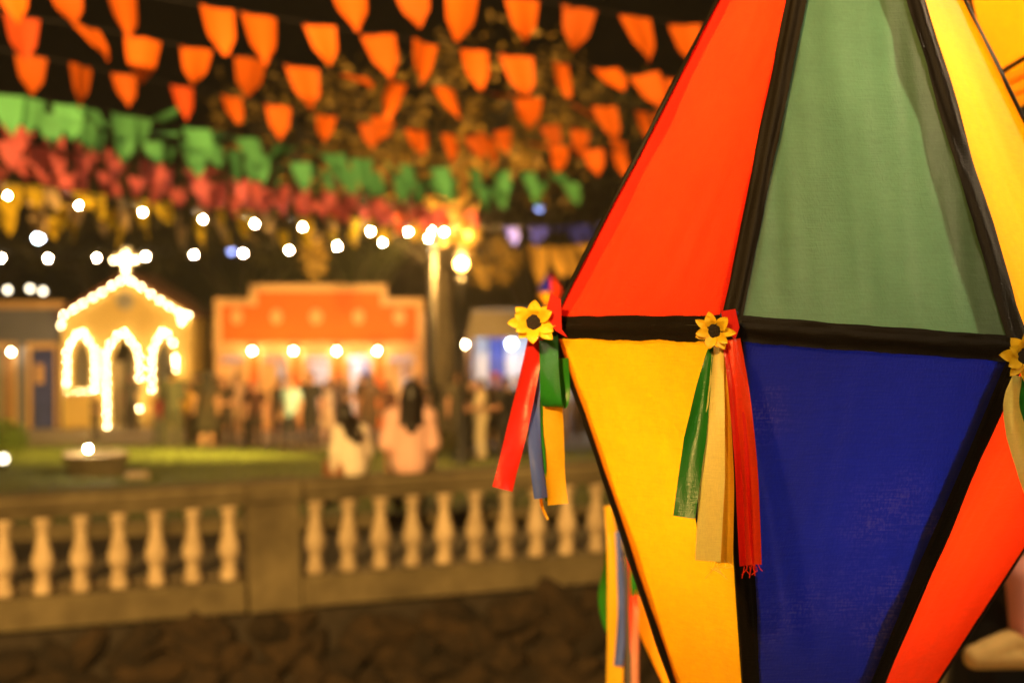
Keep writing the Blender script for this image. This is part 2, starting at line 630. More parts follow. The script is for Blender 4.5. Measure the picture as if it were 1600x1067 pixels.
for p in pts:
    o = link_mesh('bulb', DIMB, r_, p - r_.location)
    link_mesh('socket', SOCKET, o, (0, 0, .055))

# pole that carries the strings
pole = empty('string_pole', (at(676, 700, 24).x, 24, park(at(676, 700, 24).x, 24)), 'slim pale steel pole carrying the ends of both bulb strings', 'pole')
top = at(676, 345, 24)
tube('shaft', [(0, 0, 0), (0, 0, top.z - pole.location.z)], [.06, .04], M['steel'], pole, 12)
bm = bmesh.new(); add_lathe(bm, [(.16, 0), (.16, .03), (.09, .05), (.08, .12)], 12)
obj('base_collar', bm, M['steel'], pole, True)
bm = bmesh.new(); add_tube(bm, [(-.28, 0, 0), (.28, 0, 0)], .02, 6)
obj('crossbar', bm, M['steel'], pole, True, (0, 0, top.z - pole.location.z - .12))
o = link_mesh('bulb', BULB, pole, at(675, 361, 23.9) - pole.location)
link_mesh('socket', SOCKET, o, (0, 0, .034))

# lone lamps seen as discs
def lone_lamp(px, py, Y, r, m, label, name='hanging_lamp'):
    p = at(px, py, Y)
    t = empty(name, p, label, 'lamp')
    link_mesh('bulb', sphere_mesh('bulb', r, m, 2), t)
    b = bmesh.new(); add_lathe(b, [(r * 1.5, r * .3), (r * 1.3, r * .7), (r * .45, r * 1.25), (r * .3, r * 1.9)], 12)
    obj('shade', b, M['black'], t, True)
    tube('cable', [(0, 0, r * 1.85), (0, 0, r * 1.85 + 1.2)], .008, M['cord'], t, 5)
    return t


lone_lamp(60, 371, 30, .085, M['bulb_cool'], 'bright white lamp hanging above the gap left of the chapel')
lone_lamp(362, 392, 40, .10, M['bulb_blue'], 'faint grey blue lamp left of the tree and above the orange house')
lone_lamp(313, 492, 39.5, .085, M['bulb_cool'], 'cool white lamp beside the right eave of the chapel')
lone_lamp(843, 325, 36, .085, M['bulb_blue'], 'small blue lamp hanging alone in the dark trees')


# ------------------------------------------------------------------ bunting
def paper(name, c, fac=.35):
    return cloth(name, c, [min(1, x * 1.0) for x in c], fac, .7, 120, .1, 0, .2, .12, tone_varies=True)


PAPER = {'orange': paper('orange_paper', (.86, .16, .006)), 'red': paper('red_paper', (.92, .19, .17)), 'green': paper('green_paper', (.14, .48, .17)),
         'yellow': paper('yellow_paper', (.95, .62, .03)), 'cream': paper('cream_paper', (.75, .52, .22)), 'blue': paper('blue_paper', (.05, .06, .55)),
         'tan': paper('tan_paper', (.75, .42, .07)), 'scarlet': paper('scarlet_paper', (.75, .10, .015))}


def flag_variants(color, n=7):
    out = []
    for v in range(n):
        r = random.Random(v * 13 + 5)
        bend, twist, shear = r.uniform(-.5, .7), r.uniform(-.5, .5), r.uniform(.10, .42)
        vs, fs = [], []
        U, V = 6, 8
        for j in range(V + 1):
            t = j / V
            for i in range(U + 1):
                u = i / U * 2 - 1
                w = .5 * (1 - .42 * t) if t < .60 else .5 * (1 - .42 * t) * (1 - ((t - .60) / .40) ** 1.05 * .93)
                x = u * w + shear * t
                y = bend * t * t * .45 + twist * u * t * .3 + .04 * math.sin(u * 3 + v)
                vs.append((x, y, -1.28 * t * (1 - .08 * abs(bend) * t)))
        for j in range(V):
            for i in range(U):
                a = j * (U + 1) + i
                fs.append((a, a + 1, a + U + 2, a + U + 1))
        me = bpy.data.meshes.new('flag')
        me.from_pydata(vs, [], fs)
        me.materials.append(PAPER[color])
        for p in me.polygons: p.use_smooth = True
        out.append(me)
    return out


FLAGS = {c: flag_variants(c) for c in PAPER}


def bunting(label, knots, spots, colors, size, group=None, wild=.58):
    """knots: (px,py,Y) of the cord; spots: px positions of flags along it"""
    P = smooth_path([at(*k) for k in knots], 12)
    root = empty('bunting', P[0], label, 'bunting', group)
    tube('cord', [p - root.location for p in P], .005, M['cord'], root, 4)
    X = [800 + F * p.x / p.y for p in P]      # the view is nearly level, close enough for spacing
    for k, px in enumerate(spots):
        for i in range(len(P) - 1):
            if X[i] <= px <= X[i + 1]:
                f = (px - X[i]) / max(1e-6, X[i + 1] - X[i])
                p = P[i].lerp(P[i + 1], f)
                col = colors[k % len(colors)] if not callable(colors) else colors(k)
                o = link_mesh('flag', rnd.choice(FLAGS[col]), root, p - root.location)
                d = (P[i + 1] - P[i]).normalized()
                yaw = math.atan2(d.y, d.x) * .8 + rnd.gauss(0, wild * .55)
                swing = rnd.gauss(.05, wild * .55)
                roll = math.asin(max(-1, min(1, d.z))) + rnd.gauss(0, .07)
                if rnd.random() < .07 * wild * 2: swing += rnd.choice((-1, 1)) * 1.3
                o.rotation_euler = Euler((swing, -roll, yaw), 'XYZ')
                s = size * rnd.uniform(.86, 1.1)
                o.scale = (s, s, s * rnd.uniform(.92, 1.08))
                break
    return root


GO = 'orange flag strings'
bunting('orange flag string highest of all, its right end rising behind the red panel', [(430, -45, 7.2), (720, -14, 7.9), (905, 12, 8.4), (1150, 52, 9.2)], [540, 640, 722, 815, 905, 990, 1068, 1120], ['orange'], .22, GO)
bunting('second orange flag string from the top, with large flags over the whole width', [(-60, -52, 7.6), (190, -14, 7.9), (500, 40, 8.6), (875, 98, 9.8), (1120, 132, 10.6)], [15, 100, 190, 340, 405, 500, 590, 664, 740, 806, 875, 945, 1006, 1060], ['orange'], .22, GO)
bunting('third orange flag string down, starting with a crumpled red flag', [(-60, 12, 8.4), (135, 42, 8.8), (310, 76, 9.3), (620, 128, 10.3), (1060, 180, 12)], [36, 135, 225, 308, 393, 472, 550, 622, 694, 760, 826, 890, 943, 1000, 1040], lambda k: 'scarlet' if k == 0 else 'orange', .22, GO)
bunting('fourth orange flag string down, just above the green flags', [(-60, 66, 10.0), (130, 103, 10.5), (362, 151, 11.4), (645, 203, 12.7), (990, 240, 14.5)], [50, 128, 194, 285, 362, 435, 510, 578, 645, 702, 765, 822, 875, 925, 965], lambda k: 'scarlet' if k == 3 else 'orange', .22, GO)
bunting('short sparse orange flag string in the tree branches, below the other orange strings', [(560, 170, 15), (700, 212, 15.6), (860, 196, 16.2), (1010, 232, 17)], [600, 655, 740, 785, 858, 906, 965], ['orange'], .24, GO)


def run(x0, x1, n):
    xs_, x = [], x0
    g = (x1 - x0) / n
    for k in range(n):
        xs_.append(x0 + g * (k + .5) + rnd.uniform(-.33, .33) * g)
    return xs_


GG = 'green flag strings'
bunting('green flag string uppermost of the green ones', [(-60, 138, 11.5), (130, 168, 12.0), (400, 218, 13.5), (640, 258, 15.5), (900, 272, 18)], run(-10, 880, 21), ['green'], .26, GG)
bunting('middle green flag string with gaps between its flags', [(-60, 150, 12.5), (240, 208, 13.6), (420, 246, 15.5), (640, 276, 17.5), (900, 286, 20)], run(20, 900, 21), ['green'], .25, GG)
bunting('lowest green flag string touching the red flags', [(120, 196, 14), (320, 238, 15.5), (520, 268, 17.5), (740, 292, 19.5), (860, 292, 21)], run(130, 850, 18), ['green'], .25, GG)
GR = 'red flag strings'
bunting('red flag string directly under the green flags', [(-60, 180, 13.5), (130, 222, 14.5), (330, 272, 16.5), (560, 306, 19), (745, 332, 22)], run(-5, 745, 21), ['red'], .25, GR)
bunting('second red flag string down, crowded at its left end', [(-60, 206, 14), (150, 246, 15.2), (330, 284, 17), (560, 316, 19.5), (745, 338, 22.5)], run(0, 700, 20), ['red'], .25, GR)
bunting('third red flag string down, with paler pink flags', [(-60, 232, 15), (130, 262, 16), (330, 296, 18), (560, 322, 20.5), (730, 342, 23)], run(0, 700, 19), ['red'], .25, GR)
bunting('lowest red flag string, turning orange towards the pole', [(-60, 254, 16), (180, 282, 17.5), (380, 308, 19.5), (560, 328, 21.5), (745, 348, 23.5)], run(0, 750, 20), lambda k: 'red' if k < 12 else 'scarlet', .24, GR)
GY = 'yellow flag strings'
bunting('yellow flag string just above the upper bulbs', [(-60, 278, 14), (130, 300, 15.2), (400, 332, 18.4), (740, 350, 23.7)], run(0, 740, 21), lambda k: ('yellow', 'yellow', 'cream')[k % 3], .23, GY)
bunting('yellow flag string tangled with the upper bulbs', [(-60, 300, 14.8), (150, 324, 16), (400, 345, 19), (740, 356, 24.2)], run(0, 720, 20), lambda k: ('yellow', 'cream')[k % 2], .23, GY)
bunting('yellow flag string hanging between the two rows of bulbs', [(-60, 326, 15.6), (150, 346, 17), (420, 360, 20), (740, 362, 24.6)], run(-10, 640, 17), lambda k: ('yellow', 'cream', 'yellow')[k % 3], .22, GY)
bunting('dark blue flag string right of the pole', [(690, 350, 25), (800, 356, 24), (900, 352, 23), (1010, 340, 22)], [800, 838, 852, 875, 895, 912, 940, 965], ['blue'], .24)
bunting('big mustard yellow flag string beside the edge of the red panel', [(770, 372, 19), (850, 386, 18), (930, 380, 17.2), (1010, 372, 16.5)], [838, 870, 884, 915, 945, 975], ['tan'], .34, None, .9)


# ------------------------------------------------------------------ chapel (a stage-set facade with depth)
YC = 38.0
PXM = YC / F


def cx(px): return (px - 800) * PXM


def cz(py): return EYE.z - (py - HORIZON) * PXM


M['chapel_wall'] = mat('chapel_wall', (.62, .44, .13), .85, .10, 1.5, .15, 20)
M['chapel_trim'] = mat('chapel_trim', (.72, .60, .36), .8, .08, 2)
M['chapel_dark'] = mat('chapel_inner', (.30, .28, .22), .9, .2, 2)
M['roof_tile'] = mat('roof_tile', (.20, .08, .04), .9, .3, 4)
M['white_paint'] = mat('white_paint', (.75, .72, .68), .7, .06, 3)
base = park(cx(198), YC)
chapel = empty('chapel', (cx(198), YC, base), 'small ochre chapel with gable, cross and arches outlined in bright bulbs', 'chapel')


def lc(px, py, dy=0.0):      # chapel-local point from photo position on the facade plane
    return Vector((cx(px) - chapel.location.x, dy, cz(py) - base))


def arch_outline(pxc, half, pytop, pyspring, pybot, n=7):
    """pointed arch outline as photo points, from lower left over the top to lower right"""
    pts = [(pxc - half, pybot), (pxc - half, pyspring)]
    for k in range(1, n):
        t = k / n
        pts.append((pxc - half * (1 - t) ** .75 if t < 1 else pxc, pyspring - (pyspring - pytop) * (t ** .85)))
    pts.append((pxc, pytop))
    left = pts[:]
    return left + [(2 * pxc - x, y) for x, y in left[::-1][1:]]


OPEN = {'window': [(127, 16, 522, 562, 612), (255, 16, 522, 562, 612)], 'door': [(193, 23, 520, 562, 667)]}


def wall_with_openings(name, outline, holes, y0, y1, m, parent):
    """front wall: built as a filled face with holes, then given thickness"""
    b = bmesh.new()
    loops = []
    for lp in [outline] + holes:
        vs = [b.verts.new((p.x, y0, p.z)) for p in lp]
        es = [b.edges.new((vs[i], vs[(i + 1) % len(vs)])) for i in range(len(vs))]
        loops += es
    bmesh.ops.triangle_fill(b, edges=loops, use_beauty=True, use_dissolve=False, normal=(0, -1, 0))
    r = bmesh.ops.extrude_face_region(b, geom=list(b.faces))
    for v in [g for g in r['geom'] if isinstance(g, bmesh.types.BMVert)]:
        v.co.y = y1
    return obj(name, b, m, parent)


outline = [lc(96, 668), lc(300, 668), lc(300, 492), lc(198, 432), lc(96, 495)]
holes = []
for kind in OPEN:
    for pxc, half, t, s_, bt in OPEN[kind]:
        pb = bt - (2 if kind == 'door' else 0)
        holes.append([lc(x, y) for x, y in arch_outline(pxc, half * .86, t + 6, s_, pb - (4 if kind == 'window' else 0))])
wall_with_openings('front_wall', outline, holes, 0, .18, M['chapel_wall'], chapel)
DEP = 2.6
for px, sgn in ((96, 1), (300, -1)):
    x = lc(px, 600).x + sgn * .09
    h = lc(px, 494).z
    box('side_wall', (x, .18 + DEP / 2, h / 2), (.18, DEP - .004, h - .006), M['chapel_wall'], chapel)
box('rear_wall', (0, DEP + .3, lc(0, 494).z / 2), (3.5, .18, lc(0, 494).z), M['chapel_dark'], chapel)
for sgn in (-1, 1):
    e = lc(90 if sgn < 0 else 306, 497)
    a = lc(198, 431)
    n = Vector((-(a.z - e.z), 0, a.x - e.x)).normalized() * (1 if sgn < 0 else -1)
    b = bmesh.new()
    q = [e, a, a + n * .10, e + n * .10]
    vs0 = [b.verts.new((p.x, -.12, p.z)) for p in q]
    vs1 = [b.verts.new((p.x, DEP + .4, p.z)) for p in q]
    b.faces.new(vs0); b.faces.new(vs1[::-1])
    for i in range(4): b.faces.new((vs0[i], vs1[i], vs1[(i + 1) % 4], vs0[(i + 1) % 4]))
    obj('roof', b, M['roof_tile'], chapel)
bm = bmesh.new(); add_lathe(bm, [(.20, 0), (.24, .02), (.24, .05), (.17, .055)], 20)
obj('rosette', bm, M['chapel_dark'], chapel, True, lc(196, 470, -.002), (math.pi / 2, 0, 0))
cr = box('cross', lc(198, 410, .02), (.20, .12, .74), M['chapel_trim'], chapel)
box('cross_arm', Vector((-.225, 0, 0)) + lc(198, 404, .02), (.245, .118, .20), M['chapel_trim'], cr)
box('cross_arm', Vector((.225, 0, 0)) + lc(198, 404, .02), (.245, .118, .20), M['chapel_trim'], cr)
for pxc, half, t, s_, bt in OPEN['window']:
    w = box('window_sill', lc(pxc, bt + 2, -.05), (half * 2 * PXM + .2, .14, .09), M['chapel_trim'], chapel, .01)
    bm = bmesh.new()
    add_box(bm, lc(pxc, (t + bt) / 2 + 8, .08), (.05, .04, (bt - t - 22) * PXM), 0)
    obj('window_mullion', bm, M['chapel_dark'], chapel)
box('step', lc(193, 671, -.35), (1.5, .6, .14), M['paving'], chapel, .02)
for sgn in (-1, 1):
    box('door_leaf', lc(193 + sgn * 15, 616, .34 + .16), (.05, .62, 1.72), M['chapel_trim'], chapel)


def polyline_points(pts, step):
    """points every `step` along a photo polyline"""
    out, acc = [], 0.0
    out.append(pts[0])
    for (x0, y0), (x1, y1) in zip(pts, pts[1:]):
        L = math.hypot(x1 - x0, y1 - y0)
        d = step - acc
        while d <= L:
            out.append((x0 + (x1 - x0) * d / L, y0 + (y1 - y0) * d / L))
            d += step
        acc = L - (d - step)
    return out


def garland(pts, step, bow=0.0):
    cab = [lc(x, y, -.055) for x, y in pts]
    bm = bmesh.new(); add_tube(bm, cab, .008, 5)
    g = obj('light_garland', bm, M['cord'], chapel, True)
    for x, y in polyline_points(pts, step):
        link_mesh('bulb', GBULB, g, lc(x + rnd.uniform(-.5, .5), y + rnd.uniform(-.5, .5), -.085 + rnd.uniform(-.01, .01)))
    return g


ST = 17.5
garland([(97, 508), (99, 493), (113, 485), (128, 477), (143, 467), (157, 459), (172, 450), (184, 441), (198, 436), (211, 441), (226, 452), (241, 462), (255, 472), (268, 480), (283, 489), (296, 492)], ST)
garland([(285, 503), (287, 494), (302, 491)], 9)
garland([(198, 430), (198, 418), (198, 404), (198, 389)], 9)
garland([(179, 407), (190, 406), (206, 406), (218, 406)], 9)
ww = OPEN['window'][0]
garland([(106, 612), (106, 545), (116, 530), (127, 516), (138, 530), (149, 547), (149, 612), (106, 612)], 15.5)
garland([(168, 664), (167, 551), (176, 534), (192, 516), (208, 534), (219, 551), (219, 641)], 16)
garland([(238, 608), (239, 550), (247, 531), (257, 514), (268, 530), (273, 538)], 15.5)
garland([(275, 558), (275, 576)], 9)

# ------------------------------------------------------------------ orange shop facade
M['orange_wall'] = mat('orange_wall', (.74, .15, .010), .8, .08, 1.5, .1, 20)
M['cream_trim'] = mat('cream_trim', (.74, .46, .20), .75, .06, 2)
M['door_wood'] = mat('door_wood', (.64, .42, .20), .6, .12, 3)
M['door_panel'] = mat('door_panel', (.50, .26, .12), .6, .12, 3)
M['blue_cloth'] = mat('blue_cloth', (.05, .07, .30), .8, .2, 3)
base2 = park(cx(498), YC)
shop = empty('orange_house', (cx(498), YC, base2), 'orange facade with stepped cream parapet, five cream doorways and four lamps', 'house')


def ls(px, py, dy=0.0): return Vector((cx(px) - shop.location.x, dy, cz(py) - base2))


BOT = 673
doors = [363, 431, 496, 561, 627]
HW = 19
outl = [(341, BOT), (341, 478), (397, 478), (397, 455), (599, 455), (599, 478), (657, 478), (657, BOT)]
holes = [[ls(d - HW, BOT - 2), ls(d - HW, 556), ls(d + HW, 556), ls(d + HW, BOT - 2)] for d in doors]
wall_with_openings('wall', [ls(*p) for p in outl], holes, 0, .2, M['orange_wall'], shop)


def trim_piece(x0, y0, x1, y1, dy=-.05, th=.24, name='parapet_trim'):
    a, b = ls(x0, y0), ls(x1, y1)
    return box(name, ((a.x + b.x) / 2, dy + th / 2, (a.z + b.z) / 2), (abs(b.x - a.x), th, abs(b.z - a.z)), M['cream_trim'], shop, .012)


trim_piece(335, 466, 390, 478)
trim_piece(390.3, 444, 402, 478)
trim_piece(402.3, 444, 594, 456)
trim_piece(594.3, 444, 605, 478)
trim_piece(605.3, 466, 663, 478)
trim_piece(335, 478.3, 346, 534, -.04)
trim_piece(652, 478.3, 663, 534, -.04)
trim_piece(333, 534.3, 665, 543, -.07, .26, 'cornice')
trim_piece(335, 543.3, 343, BOT, -.03)
trim_piece(655, 543.3, 663, BOT, -.03)
for px in (370, 432, 494, 560, 624):
    bm = bmesh.new()
    add_lathe(bm, [(.19, 0), (.19, .03), (.15, .05), (.15, .03), (.06, .03), (.05, .06)], 20)
    o = obj('medallion', bm, M['cream_trim'], shop, True, ls(px, 495, -.001), (math.pi / 2, 0, 0))
    o.scale = (.85 if px != 494 else .95, 1.1, 1)
kinds = ['shut', 'ajar', 'open', 'open', 'ajar']
for d, kd in zip(doors, kinds):
    fr = bmesh.new()
    for sgn in (-1, 1):
        add_box(fr, ls(d + sgn * (HW + 3.5), (546 + BOT) / 2 + 3, -.03), (7 * PXM, .16, (BOT - 552) * PXM), .01)
    add_box(fr, ls(d, 550, -.032), ((2 * HW + 15) * PXM, .17, 11 * PXM), .01)
    f_ = obj('door_frame', fr, M['cream_trim'], shop)
    tr = bmesh.new()
    add_box(tr, ls(d, 567, .08), (2 * HW * PXM, .05, 2.4 * PXM), 0)
    for k in range(-2, 3):
        add_box(tr, ls(d + k * HW / 2.6, 561, .08), (.04, .045, 9 * PXM), 0)
    obj('fanlight_bars', tr, M['door_panel'], f_)
    if kd == 'open':
        leaves = [(-1, 1.45), (1, 1.45)]
    elif kd == 'ajar':
        leaves = [(-1, .05), (1, 1.2)]
    else:
        leaves = [(-1, .03), (1, .03)]
    for sgn, ang in leaves:
        hinge = ls(d + sgn * HW, 0, .12)
        W, H = HW * PXM * .97, (BOT - 570) * PXM
        bm = bmesh.new()
        add_box(bm, (-sgn * W / 2, 0, H / 2), (W, .04, H - .02), .004)
        leaf = obj('door_leaf', bm, M['door_wood'], shop, False, (hinge.x, .13, .04), (0, 0, -sgn * ang))
        for zc, hh in ((.28 * H, .34 * H), (.72 * H, .36 * H)):
            box('door_panel', (-sgn * W / 2, -.024, zc), (W * .66, .012, hh), M['cream_trim'] if zc > .5 * H else M['door_panel'], leaf, .003)
        bm = bmesh.new(); bmesh.ops.create_icosphere(bm, subdivisions=1, radius=.035)
        obj('handle', bm, M['steel'], leaf, True, (-sgn * W * .86, -.05, H * .48))
# room behind the doorways
box('floor_boards', (0, 1.7, .02), (5.3, 2.98, .05), M['door_panel'], shop)
box('back_wall', (0, 3.3, 1.58), (5.5, .15, 3.1), M['white_paint'], shop)
box('ceiling', (0, 1.75, 3.1), (5.4, 2.9, .08), M['white_paint'], shop)
for sgn in (-1, 1):
    box('end_wall', (sgn * 2.72, 1.75, 1.58), (.12, 2.9, 3.08), M['white_paint'], shop)
for px, w, col in ((512, 10, 'blue_cloth'), (553, 7, 'blue_cloth'), (436, 12, 'door_panel'), (575, 10, 'door_panel'), (622, 12, 'door_panel')):
    box('wall_hanging', ls(px, 585, 3.2), (w * PXM, .03, 22 * PXM), M[col], shop)
add_light('shop_room_light', 'POINT', shop.location + Vector((0, 1.4, 2.6)), 80, (1, .75, .5), .2)
add_light('shop_tube_light', 'POINT', shop.location + Vector((.55, 2.6, 2.3)), 75, (.80, .86, 1.0), .2)
M['lamp_bulb'] = glow('wall_lamp_glow', (1.0, .76, .42), 110)
LAMPB = sphere_mesh('bulb', .045, M['lamp_bulb'], 2)
for px in (397, 461, 528, 591):
    p = ls(px, 548, -.30)
    b = bmesh.new(); add_tube(b, [p + Vector((0, .34, .02)), p + Vector((0, .2, .16)), p + Vector((0, 0, .14)), p + Vector((0, 0, .06))], .018, 6)
    w_ = obj('wall_lamp', b, M['black'], shop, True)
    link_mesh('bulb', LAMPB, w_, p)
    b = bmesh.new(); add_lathe(b, [(.11, .045), (.10, .07), (.03, .12), (.025, .15)], 12, p)
    obj('lamp_shade', b, M['black'], w_, True)
    add_light('wall_lamp_light', 'POINT', shop.location + p + Vector((0, -.35, -.1)), 17, (1.0, .55, .18), .06)

# ------------------------------------------------------------------ grey house at the left edge
M['grey_wall'] = mat('grey_blue_wall', (.16, .17, .22), .85, .12, 1.5, .1, 20)
base3 = park(cx(0), YC)
gh = empty('grey_house', (cx(20), YC + .4, base3), 'grey blue house front with cream doorways and a blue door left of the chapel', 'house')


def lg(px, py, dy=0.0): return Vector((cx(px) - gh.location.x, dy, cz(py) - base3))


outl = [(-120, BOT), (-120, 482), (91, 482), (91, BOT)]
gd = [(-60, 18), (-5, 17), (60, 19)]
holes = [[lg(d - h, BOT - 2), lg(d - h, 545), lg(d + h, 545), lg(d + h, BOT - 2)] for d, h in gd]
wall_with_openings('wall', [lg(*p) for p in outl], holes, 0, .2, M['grey_wall'], gh)
a, b2 = lg(-122, 470), lg(93, 481.7)
box('cornice', ((a.x + b2.x) / 2, .06, (a.z + b2.z) / 2), (b2.x - a.x, .32, a.z - b2.z), M['cream_trim'], gh, .015)
for d, h in gd:
    fr = bmesh.new()
    for sgn in (-1, 1):
        add_box(fr, lg(d + sgn * (h + 3), (540 + BOT) / 2, -.02), (6 * PXM, .14, (BOT - 545) * PXM), .01)
    add_box(fr, lg(d, 540, -.022), ((2 * h + 13) * PXM, .15, 9 * PXM), .01)
    f_ = obj('door_frame', fr, M['cream_trim'], gh)
    box('door_leaf', lg(d - h * .45, (545 + BOT) / 2, .13), (h * 1.04 * PXM, .05, (BOT - 549) * PXM), M['blue_cloth'] if d == 60 else M['chapel_dark'], gh)
    box('door_leaf', lg(d + h * .52, (545 + BOT) / 2, .125), (h * .92 * PXM, .05, (BOT - 549) * PXM), M['blue_cloth'] if d == 60 else M['door_panel'], gh)
box('poster', lg(52, 585, .09), (12 * PXM, .02, 30 * PXM), M['cream_trim'], gh)
p = lg(15, 550, -.3)
b = bmesh.new(); add_tube(b, [p + Vector((0, .31, .02)), p + Vector((0, .2, .16)), p + Vector((0, 0, .14)), p + Vector((0, 0, .06))], .018, 6)
w_ = obj('wall_lamp', b, M['black'], gh, True)
link_mesh('bulb', LAMPB, w_, p)
b = bmesh.new(); add_lathe(b, [(.11, .045), (.10, .07), (.03, .12), (.025, .15)], 12, p)
obj('lamp_shade', b, M['black'], w_, True)

# ------------------------------------------------------------------ market stall at the right
YT = 34.0
M['awning'] = mat('grey_canvas', (.22, .19, .15), .85, .15, 2)
M['white_canvas'] = cloth('white_canvas', (.70, .72, .80), (.6, .6, .7), .35, .8, 100, .1)
M['wood'] = mat('stall_wood', (.22, .13, .07), .7, .25, 4)
pt = at(800, 690, YT)
st = empty('market_stall', (pt.x, YT, park(pt.x, YT)), 'market stall with grey canvas roof and white lit curtains behind the lantern', 'stall')


def lt(px, py, dy=0.0):
    w = at(px, py, YT)
    return Vector((w.x - st.location.x, dy, w.z - st.location.z))


b = bmesh.new()
q = [lt(728, 528), lt(738, 486), lt(880, 486), lt(905, 528)]
add_poly(b, [(v.x, v.z) for v in q], -.02, 0.02)
obj('valance', b, M['awning'], st)
b = bmesh.new()
l, r, tz, ez = lt(726, 0).x, lt(907, 0).x, lt(0, 484).z, lt(0, 528).z
vs = [(l + .2, .03, tz), (r - .2, .03, tz), (r, 2.6, ez + .15), (l, 2.6, ez + .15)]
vs2 = [(x, y, z + .03) for x, y, z in vs]
V = [b.verts.new(v) for v in vs + vs2]
for f in ((0, 1, 2, 3), (7, 6, 5, 4), (0, 4, 5, 1), (1, 5, 6, 2), (2, 6, 7, 3), (3, 7, 4, 0)): b.faces.new([V[i] for i in f])
obj('canopy', b, M['awning'], st)
for x in (l + .06, r - .06):
    for y in (.08, 2.5):
        tube('post', [(x, y, 0), (x, y, ez + .1)], .04, M['wood'], st, 8)
for k in range(6):
    x0 = l + .12 + (r - l - .24) * k / 6
    x1 = l + .12 + (r - l - .24) * (k + 1) / 6 - .02
    vv, ff = [], []
    for i in range(13):
        t = i / 12
        for j, z in enumerate((.02, ez + .1)):
            vv.append((x0 + (x1 - x0) * t, 2.38 + .05 * math.sin(t * 19 + k), z))
    for i in range(12): ff.append((2 * i, 2 * i + 2, 2 * i + 3, 2 * i + 1))
    raw('curtain', vv, ff, M['white_canvas'] if k not in (1, 4) else M['blue_cloth'], st, True)
box('counter', ((l + r) / 2, .5, .48), (r - l - .5, .5, .94), M['wood'], st, .02)
for px in (726, 799, 850):
    p = lt(px, 538, .06 if px == 726 else .9)
    o = link_mesh('bulb', LAMPB if px == 726 else sphere_mesh('bulb', .085, M['bulb_cool'], 2), st, p)
    tube('bulb_cable', [(0, 0, .07), (0, 0, .3)], .01, M['cord'], o, 5)
add_light('stall_light', 'POINT', st.location + lt(800, 545, 1.3), 90, (.8, .88, 1.0), .15)

# ------------------------------------------------------------------ street lamp (amber) right of the pole
YL = 24.5
lp = at(721, 413, YL)
lamp = empty('street_lamp', (lp.x, YL, park(lp.x, YL)), 'amber glowing globe street lamp on a dark post before the big tree', 'street lamp')
hz_ = lp.z - lamp.location.z
bm = bmesh.new(); add_lathe(bm, [(.16, 0), (.16, .12), (.09, .2), (.07, .35), (.06, .4), (.05, hz_ - .35), (.09, hz_ - .3), (.10, hz_ - .22)], 12)
obj('post', bm, M['black'], lamp, True)
link_mesh('globe', sphere_mesh('globe', .10, M['lamp_amber'], 3), lamp, (0, 0, hz_))
bm = bmesh.new(); add_lathe(bm, [(.17, .11), (.14, .15), (.06, .2), (.03, .3)], 12, (0, 0, hz_))
obj('cap', bm, M['black'], lamp, True)
add_light('street_lamp_light', 'POINT', (lp.x, YL - .35, lp.z + .22), 1500, (1.0, .52, .12), .15)

# flood pole behind the photographer
fp = empty('flood_pole', (FLOOD.x, FLOOD.y - .5, 0), 'tall street pole with a sodium floodlight behind the terrace', 'street lamp')
tube('shaft', [(0, 0, 0), (0, 0, FLOOD.z + .1)], [.09, .06], M['steel'], fp, 10)
box('floodlight', (0, .25, FLOOD.z + .3), (.4, .3, .3), M['black'], fp, .02)
for (p_, w_), lab in zip(TERRACE_FILLS, ('added unseen fill lamp straight over the largest lantern', 'added unseen fill lamp over the terrace behind the photographer', 'added unseen fill lamp over the adult with the child')):
    sl = empty('fill_lamp', p_ + Vector((0, 0, .10)), lab, 'lamp', 'added fill lamps over the terrace')  # fitting for an added fill light
    bm = bmesh.new(); add_lathe(bm, [(.16, 0), (.155, .01), (.13, .05), (.04, .12), (.03, .2)], 14)
    obj('shade', bm, M['black'], sl, True)
    tube('cable', [(0, 0, .2), (0, 0, 1.2)], .006, M['cord'], sl, 5)


# ------------------------------------------------------------------ plinth with lamp on the lawn
pp = at(150, 752, 21)
pl = empty('round_plinth', (pp.x, 21, park(pp.x, 21)), 'low round pale concrete plinth on the lawn with a bright bulb on it', 'plinth')
bm = bmesh.new(); add_lathe(bm, [(.40, 0), (.42, .26), (.48, .27), (.48, .36), (.40, .365), (.38, .33), (.1, .33)], 28)
obj('body', bm, M['stone_cast'], pl, False)
bm = bmesh.new(); add_lathe(bm, [(.47, .368), (.47, .385), (.36, .385), (.35, .368)], 28)
obj('rim', bm, M['baluster'], pl, False)
link_mesh('bulb', sphere_mesh('bulb', .02, M['bulb'], 2), pl, Vector((at(138, 718, 20.7).x - pp.x, -.3, .47)))
add_light('plinth_light', 'POINT', (at(138, 718, 20.7).x, 20.55, pl.location.z + .66), 40, (1, .75, .4), .04)
tube('bulb_stem', [(at(138, 718, 20.7).x - pp.x, -.3, .36), (at(138, 718, 20.7).x - pp.x, -.3, .42)], .025, M['black'], pl, 8)
pp = at(215, 762, 20.5)
bm = bmesh.new(); add_box(bm, (0, 0, .06), (.30, .22, .16), .03)
tag(obj('stone_block', bm, M['baluster'], None, False, (pp.x, 20.5, park(pp.x, 20.5))), 'small pale stone block on the lawn right of the round plinth', 'stone')
gl = at(5, 741, 22)
g_ = empty('ground_light', (gl.x, 22, park(gl.x, 22)), 'small dim garden light low in the grass at the left edge', 'garden light')
bm = bmesh.new(); add_lathe(bm, [(.05, 0), (.05, .12), (.07, .13), (.07, .16)], 10); obj('body', bm, M['black'], g_, True)
link_mesh('bulb', sphere_mesh('bulb', .065, M['bulb_dim'], 2), g_, (0, 0, .2))


